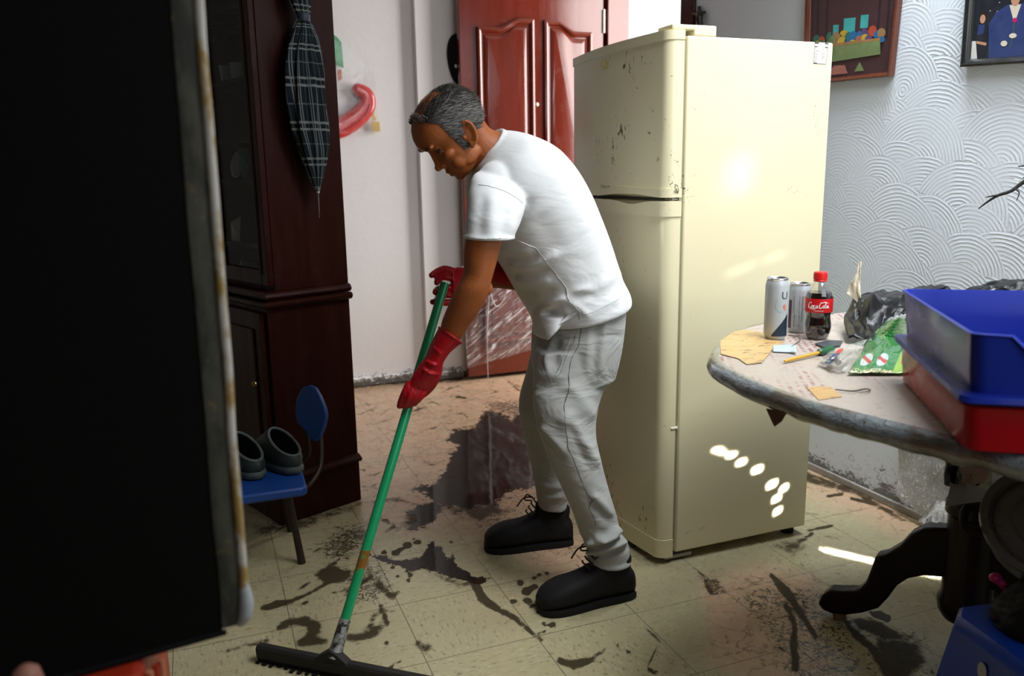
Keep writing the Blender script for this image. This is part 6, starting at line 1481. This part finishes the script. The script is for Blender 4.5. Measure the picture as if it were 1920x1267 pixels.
r, q = frame_geo([(1519, -36), (1698, -52), (1677, 143), (1513, 160)], XR-.003, .020, .022, 'framed_picture', 'framed colourful painting print above the fridge corner', 'picture', M_pf)
def PQ(q, u, v, o=.0008): p = (q[0]*(1-u)+q[1]*u)*(1-v)+(q[3]*(1-u)+q[2]*u)*v; return tuple(p+V(-o, 0, 0))
def shape(b, q, pts, mi, o): b.add([PQ(q, u, v, o) for u, v in pts], [tuple(range(len(pts)))], mi)
def oval(b, q, u, v, a, c, mi, o, n=14, rot=0.0): shape(b, q, [(u+a*math.cos(t)*math.cos(rot)-c*math.sin(t)*math.sin(rot), v+a*math.cos(t)*math.sin(rot)+c*math.sin(t)*math.cos(rot)) for t in np.linspace(0, 2*PI, n, endpoint=False)], mi, o)
pal = {k: mat('paint_'+k, c, .45, vary=.35, scale=30) for k, c in dict(maroon=(.055, .022, .026), teal=(.05, .36, .36), green=(.16, .22, .09), red=(.42, .06, .03), blue=(.02, .13, .30), yellow=(.48, .34, .03), ochre=(.30, .17, .07), dkgreen=(.03, .14, .10), rose=(.34, .13, .10), dark=(.022, .012, .016), violet=(.10, .06, .16)).items()}
K = list(pal); ML = [pal[k] for k in K]; I = K.index
b = MB(); shape(b, q, [(0, 0), (1, 0), (1, 1), (0, 1)], I('maroon'), 0)
for u0, u1, v0, v1 in ((.30, .37, .44, .56), (.43, .57, .38, .60), (.63, .72, .36, .50)): shape(b, q, [(u0, v0), (u1, v0), (u1, v1), (u0, v1)], I('teal'), .0004)
for u in (.08, .20, .82, .92): shape(b, q, [(u, .1), (u+.025, .1), (u+.03, .62), (u+.005, .62)], I('dark'), .0004)
rr = random.Random(21)
for i in range(26):     # a plain heap of coloured rounded forms, no figures
    u = .10+.80*(i % 13)/12+rr.uniform(-.02, .02); v = .56+.07*(i//13)+rr.uniform(-.03, .03); oval(b, q, u, v, rr.uniform(.03, .055), rr.uniform(.03, .06), I(rr.choice(('red', 'blue', 'yellow', 'dkgreen', 'rose', 'ochre', 'violet', 'green', 'blue'))), .0006+.0001*i, 12, rr.uniform(-.8, .8))
shape(b, q, [(.14, .655), (.88, .635), (.90, .80), (.20, .835)], I('green'), .0036); shape(b, q, [(.16, .64), (.88, .62), (.88, .65), (.16, .67)], I('ochre'), .0038)
shape(b, q, [(.24, .97), (.34, .87), (.48, .88), (.52, .97)], I('rose'), .002); shape(b, q, [(.60, .96), (.66, .86), (.72, .96)], I('green'), .002)
b.build('painted_print', ML, r, smooth=False)
Mk = mat('black_lacquer_frame', (.010, .011, .011), .25, coat=.5)
r, q = frame_geo([(1826, -70), (2010, -92), (2002, 114), (1811, 126)], XR-.003, .024, .026, 'framed_photo', 'black framed photo of a person in a navy suit holding a rose', 'picture', Mk)
pp = {k: mat('photo_'+k, c, .35, vary=.2, scale=40) for k, c in dict(night=(.012, .014, .022), navy=(.022, .038, .13), skin=(.42, .22, .14), shirt=(.55, .48, .40), rose=(.40, .01, .10), white=(.55, .55, .52), hair=(.02, .015, .012), paleglove=(.55, .50, .40), leaf=(.05, .12, .05)).items()}
K2 = list(pp); ML2 = [pp[k] for k in K2]; J = K2.index
b = MB(); shape(b, q, [(0, 0), (1, 0), (1, 1), (0, 1)], J('night'), 0)
shape(b, q, [(.66, .55), (1, .50), (1, .80), (.66, .84)], J('white'), .0004); shape(b, q, [(.0, .80), (.1, .8), (.12, 1), (0, 1)], J('white'), .0004)
shape(b, q, [(.22, 1), (.20, .62), (.28, .50), (.42, .42), (.60, .42), (.74, .48), (.80, .60), (.76, .78), (.70, 1)], J('navy'), .0006)
shape(b, q, [(.44, .43), (.58, .43), (.53, .58), (.49, .58)], J('shirt'), .0008); oval(b, q, .51, .36, .055, .085, J('skin'), .001); oval(b, q, .51, .30, .058, .05, J('hair'), .0009)
oval(b, q, .515, .60, .028, .026, J('rose'), .0012); shape(b, q, [(.51, .62), (.52, .62), (.48, .90), (.47, .90)], J('leaf'), .0011); oval(b, q, .50, .77, .045, .028, J('paleglove'), .0014); oval(b, q, .40, .85, .04, .032, J('paleglove'), .0014)
oval(b, q, .12, .56, .035, .05, J('skin'), .001); oval(b, q, .12, .52, .042, .05, J('hair'), .0009); shape(b, q, [(.06, .62), (.17, .62), (.20, .84), (.16, 1), (.08, 1), (.05, .8)], J('night'), .0007); shape(b, q, [(.07, .62), (.15, .62), (.14, .72), (.06, .74)], J('navy'), .0009); shape(b, q, [(.06, .80), (.19, .83), (.18, .86), (.06, .83)], J('skin'), .001)
for i in range(30): oval(b, q, rr.uniform(.02, .36), rr.uniform(.02, .5), .008, .006, J('white') if i % 3 == 0 else J('navy'), .0004, 6)
b.build('photograph', ML2, r, smooth=False)
b = MB(); M_tw = mat('dark_twig_bark', (.012, .010, .009), .75, vary=.4, scale=40)
def tw(px, X, r0): b.tube([atX(x, y, X+k) for x, y, k in px], r0, 8, sub=3)
tw([(1835, 391, 0), (1852, 378, 0), (1872, 366, .01), (1896, 358, .02), (1925, 338, .04), (1990, 310, .04)], 2.17, [.0015, .003, .0045, .005, .006, .007]); e = atX(1990, 310, 2.21); b.tube([e, e+V(-.01, -.07, .03), e+V(-.06, -.16, -.04), (2.06, 1.42, 1.10), (2.00, 1.40, .962)], [.007, .0075, .008, .0085, .009], 8, sub=4)
tw([(1872, 366, .01), (1862, 367, .0), (1848, 370, -.01)], 2.17, [.003, .0025, .0012]); tw([(1903, 354, .02), (1911, 361, .02), (1906, 376, .01)], 2.17, [.003, .002, .001]); tw([(1932, 334, .04), (1918, 333, .03)], 2.17, [.003, .0015]); tw([(1950, 326, .05), (1928, 312, .03), (1909, 312, .02)], 2.17, [.003, .0025, .0015])
tag(b.build('twig', M_tw, None), 'bare dark twig reaching in from the right against the wall', 'twig')

# ------------------------------------------------------------------ below the table and near right
M_wrap = film('dirty_wrapping_film', (.45, .45, .43), .55, .25, .35)
M_card = mat('brown_cardboard', (.30, .17, .08), .75, vary=.25, bump=.2)
def sheet(name, nets, m, label, cat, Yp, amp=.012, freq=4, seed=1.0, wallx=None):
    b = MB(); rows = [[(atX(x, y, wallx-dy) if wallx else atY(x, y, Yp+dy)) for x, y, dy in rw] for rw in nets]; crumple(b, rows, amp, freq, seed, nu=26, nv=26)
    o = b.build(name, m, None, smooth=False, solid=.0012); return tag(o, label, cat)
sheet('wrapping_film', [[(1688, 822, 0), (1735, 826, .02), (1790, 830, .03)], [(1682, 880, 0), (1738, 890, .02), (1786, 902, .02)], [(1680, 930, .02), (1730, 968, .03), (1782, 948, .02)]], M_wrap, 'muddy torn film hanging against the wall under the table', 'film', 1.62, .010, 3.5, 2.2, XR-.02)
sheet('grey_sheet', [[(1782, 905, .05), (1808, 900, .06), (1870, 930, .04)], [(1778, 925, .02), (1812, 924, .02), (1866, 936, .02)], [(1772, 948, -.02), (1806, 944, -.02), (1862, 938, -.02)]], mat('grey_board', (.36, .36, .35), .5, vary=.15), 'flat grey sheet lying against the dark table column', 'sheet', 1.20, .003, 2, 5.0)
sheet('crumpled_paper', [[(1842, 850, .04), (1880, 850, .04), (1940, 850, .02)], [(1848, 885, .02), (1882, 888, .0), (1940, 894, .0)], [(1838, 925, .03), (1878, 940, .02), (1940, 930, .02)]], mat('dirty_white_paper', (.52, .51, .49), .6, vary=.25, scale=25), 'crumpled dirty white paper hanging under the table', 'paper', 1.24, .022, 6, 7.7)
sheet('cardboard_piece', [[(1794, 842, .05), (1825, 845, .05), (1852, 848, .05)], [(1797, 878, .0), (1825, 872, .02), (1850, 878, .04)], [(1803, 904, .0), (1826, 910, .01), (1848, 904, .03)]], M_card, 'torn piece of brown cardboard hanging under the table', 'cardboard', 1.22, .010, 4, 9.1)
b = MB(); b.tube([atY(x, y, 1.26) for x, y in ((1780, 845), (1786, 868), (1782, 886), (1784, 905))], [.016, .014, .013, .016], 12, sub=4); tag(b.build('chair_spindle', mat('near_black_lacquer', (.006, .005, .005), .25, spec=.3), None), 'curved black spindle hanging behind the brown cardboard', 'spindle')
sheet('rubble_plaster', [[(1725, 978, .0), (1760, 940, .06), (1800, 945, .06)], [(1735, 985, -.04), (1770, 980, -.05), (1800, 985, -.04)], [(1740, 1000, -.06), (1775, 1004, -.06), (1800, 1000, -.05)]], mat('gritty_plaster', (.40, .38, .35), .8, vary=.7, scale=60, bump=.5), 'gritty lump of wet paper on the floor behind the table column', 'paper', 1.80, .02, 5, 3.3)

def build_stool():
    zt = .36; cx, cy = 1.452, .905; r = thing('plastic_stool', 'blue plastic stool under the black bag', 'stool', (cx, cy, 0))
    M = mat('stool_blue_plastic', (.008, .05, .38), .32, vary=.15, scale=8)
    def P(a, rad, z): return V(cx+rad*math.cos(a), cy+rad*math.sin(a), z)
    A0 = math.radians(125)
    def R(z): return .185+(.25-.185)*(zt-z)/zt
    b = MB(); b.loft([[tuple(P(A0+k*PI/2+e, R(z)*(1-ins), z)) for k in range(4) for e in (-.12, 0, .12)] for z, ins in ((zt-.03, 0), (zt-.006, 0), (zt, .03))], True, True); b.build('top', M, r, angle=40)
    for k in range(4):
        a = A0+k*PI/2
        for sgn in (-1, 1):
            o, n_ = P(a, R(0), 0), None
            def S(s, z):     # along the side from the corner towards the next corner
                p, q = P(a, R(z), z), P(a+sgn*PI/2, R(z), z); return p+(q-p)*s
            b = MB(); out = [(0, 0), (.20, 0), (.24, .12), (.28, .21), (.36, .265), (.5, .285), (.5, zt-.012), (0, zt-.012)]
            ring1 = [S(s, z) for s, z in out]; c = V(cx, cy, 0); ring2 = [p+unit(c-p*V(1, 1, 0))*.004 for p in ring1]
            b.loft([ring1, ring2], True, True); lg = b.build('leg', M, r, smooth=False)
        h = MB()
    for k in range(4):
        a = A0+k*PI/2; p, q = P(a, R(.285)+.001, .285), P(a+PI/2, R(.285)+.001, .285); m = (p+q)/2; d = unit(q-p); nn = unit(m*V(1, 1, 0)-V(cx, cy, 0))
        for s in (-.045, .045):
            b = MB(); b.lathe([(.001, .0), (.0085, .0), (.0105, .0012), (.0115, 0)], tuple(m+d*s+nn*.0015), 18, False, 0, (d, V(0, 0, 1.5), nn)); b.build('grip_hole', mat('pale_recess', (.42, .42, .42), .5), r)
build_stool()
b = MB()
def heap2(u, v):
    q = 2*PI*v; t = u*PI/2; x, y, z = math.cos(t)*math.cos(q), math.cos(t)*math.sin(q), math.sin(t); n = noise.noise(Vector((x*2, y*2, z*2+9)))*.14+abs(noise.noise(Vector((x*6, y*6, z*6+2))))*.10
    return V(1.478, .930, .361)+V(x*.122*(1+n), y*.122*(1+n), z*.085*(1+n*.5))
b.grid(heap2, 20, 44); tag(b.build('black_sack', mat('matt_black_plastic', (.004, .004, .005), .7, spec=.2), None, smooth=False), 'black sack resting on the blue stool', 'bag')
def build_pot():
    c = atY(1974, 982, 1.02); a = unit(V(-.50, -.42, .76)); s = unit(np.cross(V(0, 0, 1), a)); u = np.cross(a, s); ax = (s, u, a)
    r = thing('pot_with_lid', 'dark grey metal pot lid tilted on the black sack', 'pot', tuple(c-V(0, 0, .12)))
    M = mat('dark_grey_enamel', (.11, .11, .112), .30, .3, vary=.15)
    b = MB(); b.lathe([(.085, -.085), (.108, -.07), (.118, -.02), (.122, -.004)], c, 40, True, 0, ax); b.build('body', M, r)
    b = MB(); b.lathe([(.124, -.008), (.128, -.002), (.126, .006), (.112, .006), (.104, -.004), (.100, .0), (.078, .012), (.070, .008), (.064, .012), (.02, .020), (.001, .021)], c, 48, False, 0, ax); b.build('lid', M, r, angle=50)
    b = MB(); b.lathe([(.010, .018), (.010, .028), (.020, .034), (.021, .042), (.012, .047), (.001, .047)], c, 20, False, 0, ax); b.build('lid_knob', M_black, r)
    for k in (-1, 1):
        b = MB(); e = c+(-u*.2+s*k)*.115-a*.012; b.tube([c+s*k*.118+u*.02-a*.02, c+s*k*.15+u*.015-a*.02, c+s*k*.15-u*.03-a*.02, c+s*k*.118-u*.035-a*.02], .009, 10, sub=4); b.build('handle', M_black, r)
build_pot()
b = MB(); c = atY(1866, 1083, 1.06); b.ell(c, .013, .011, .010, 12, 8); b.tube([c, (c[0]+.03, 1.03, c[2]-.035)], .008, 8); tag(b.build('pink_ribbon', mat('magenta_plastic', (.45, .01, .12), .4), None), 'bit of magenta plastic between the sack and the pot', 'ribbon')
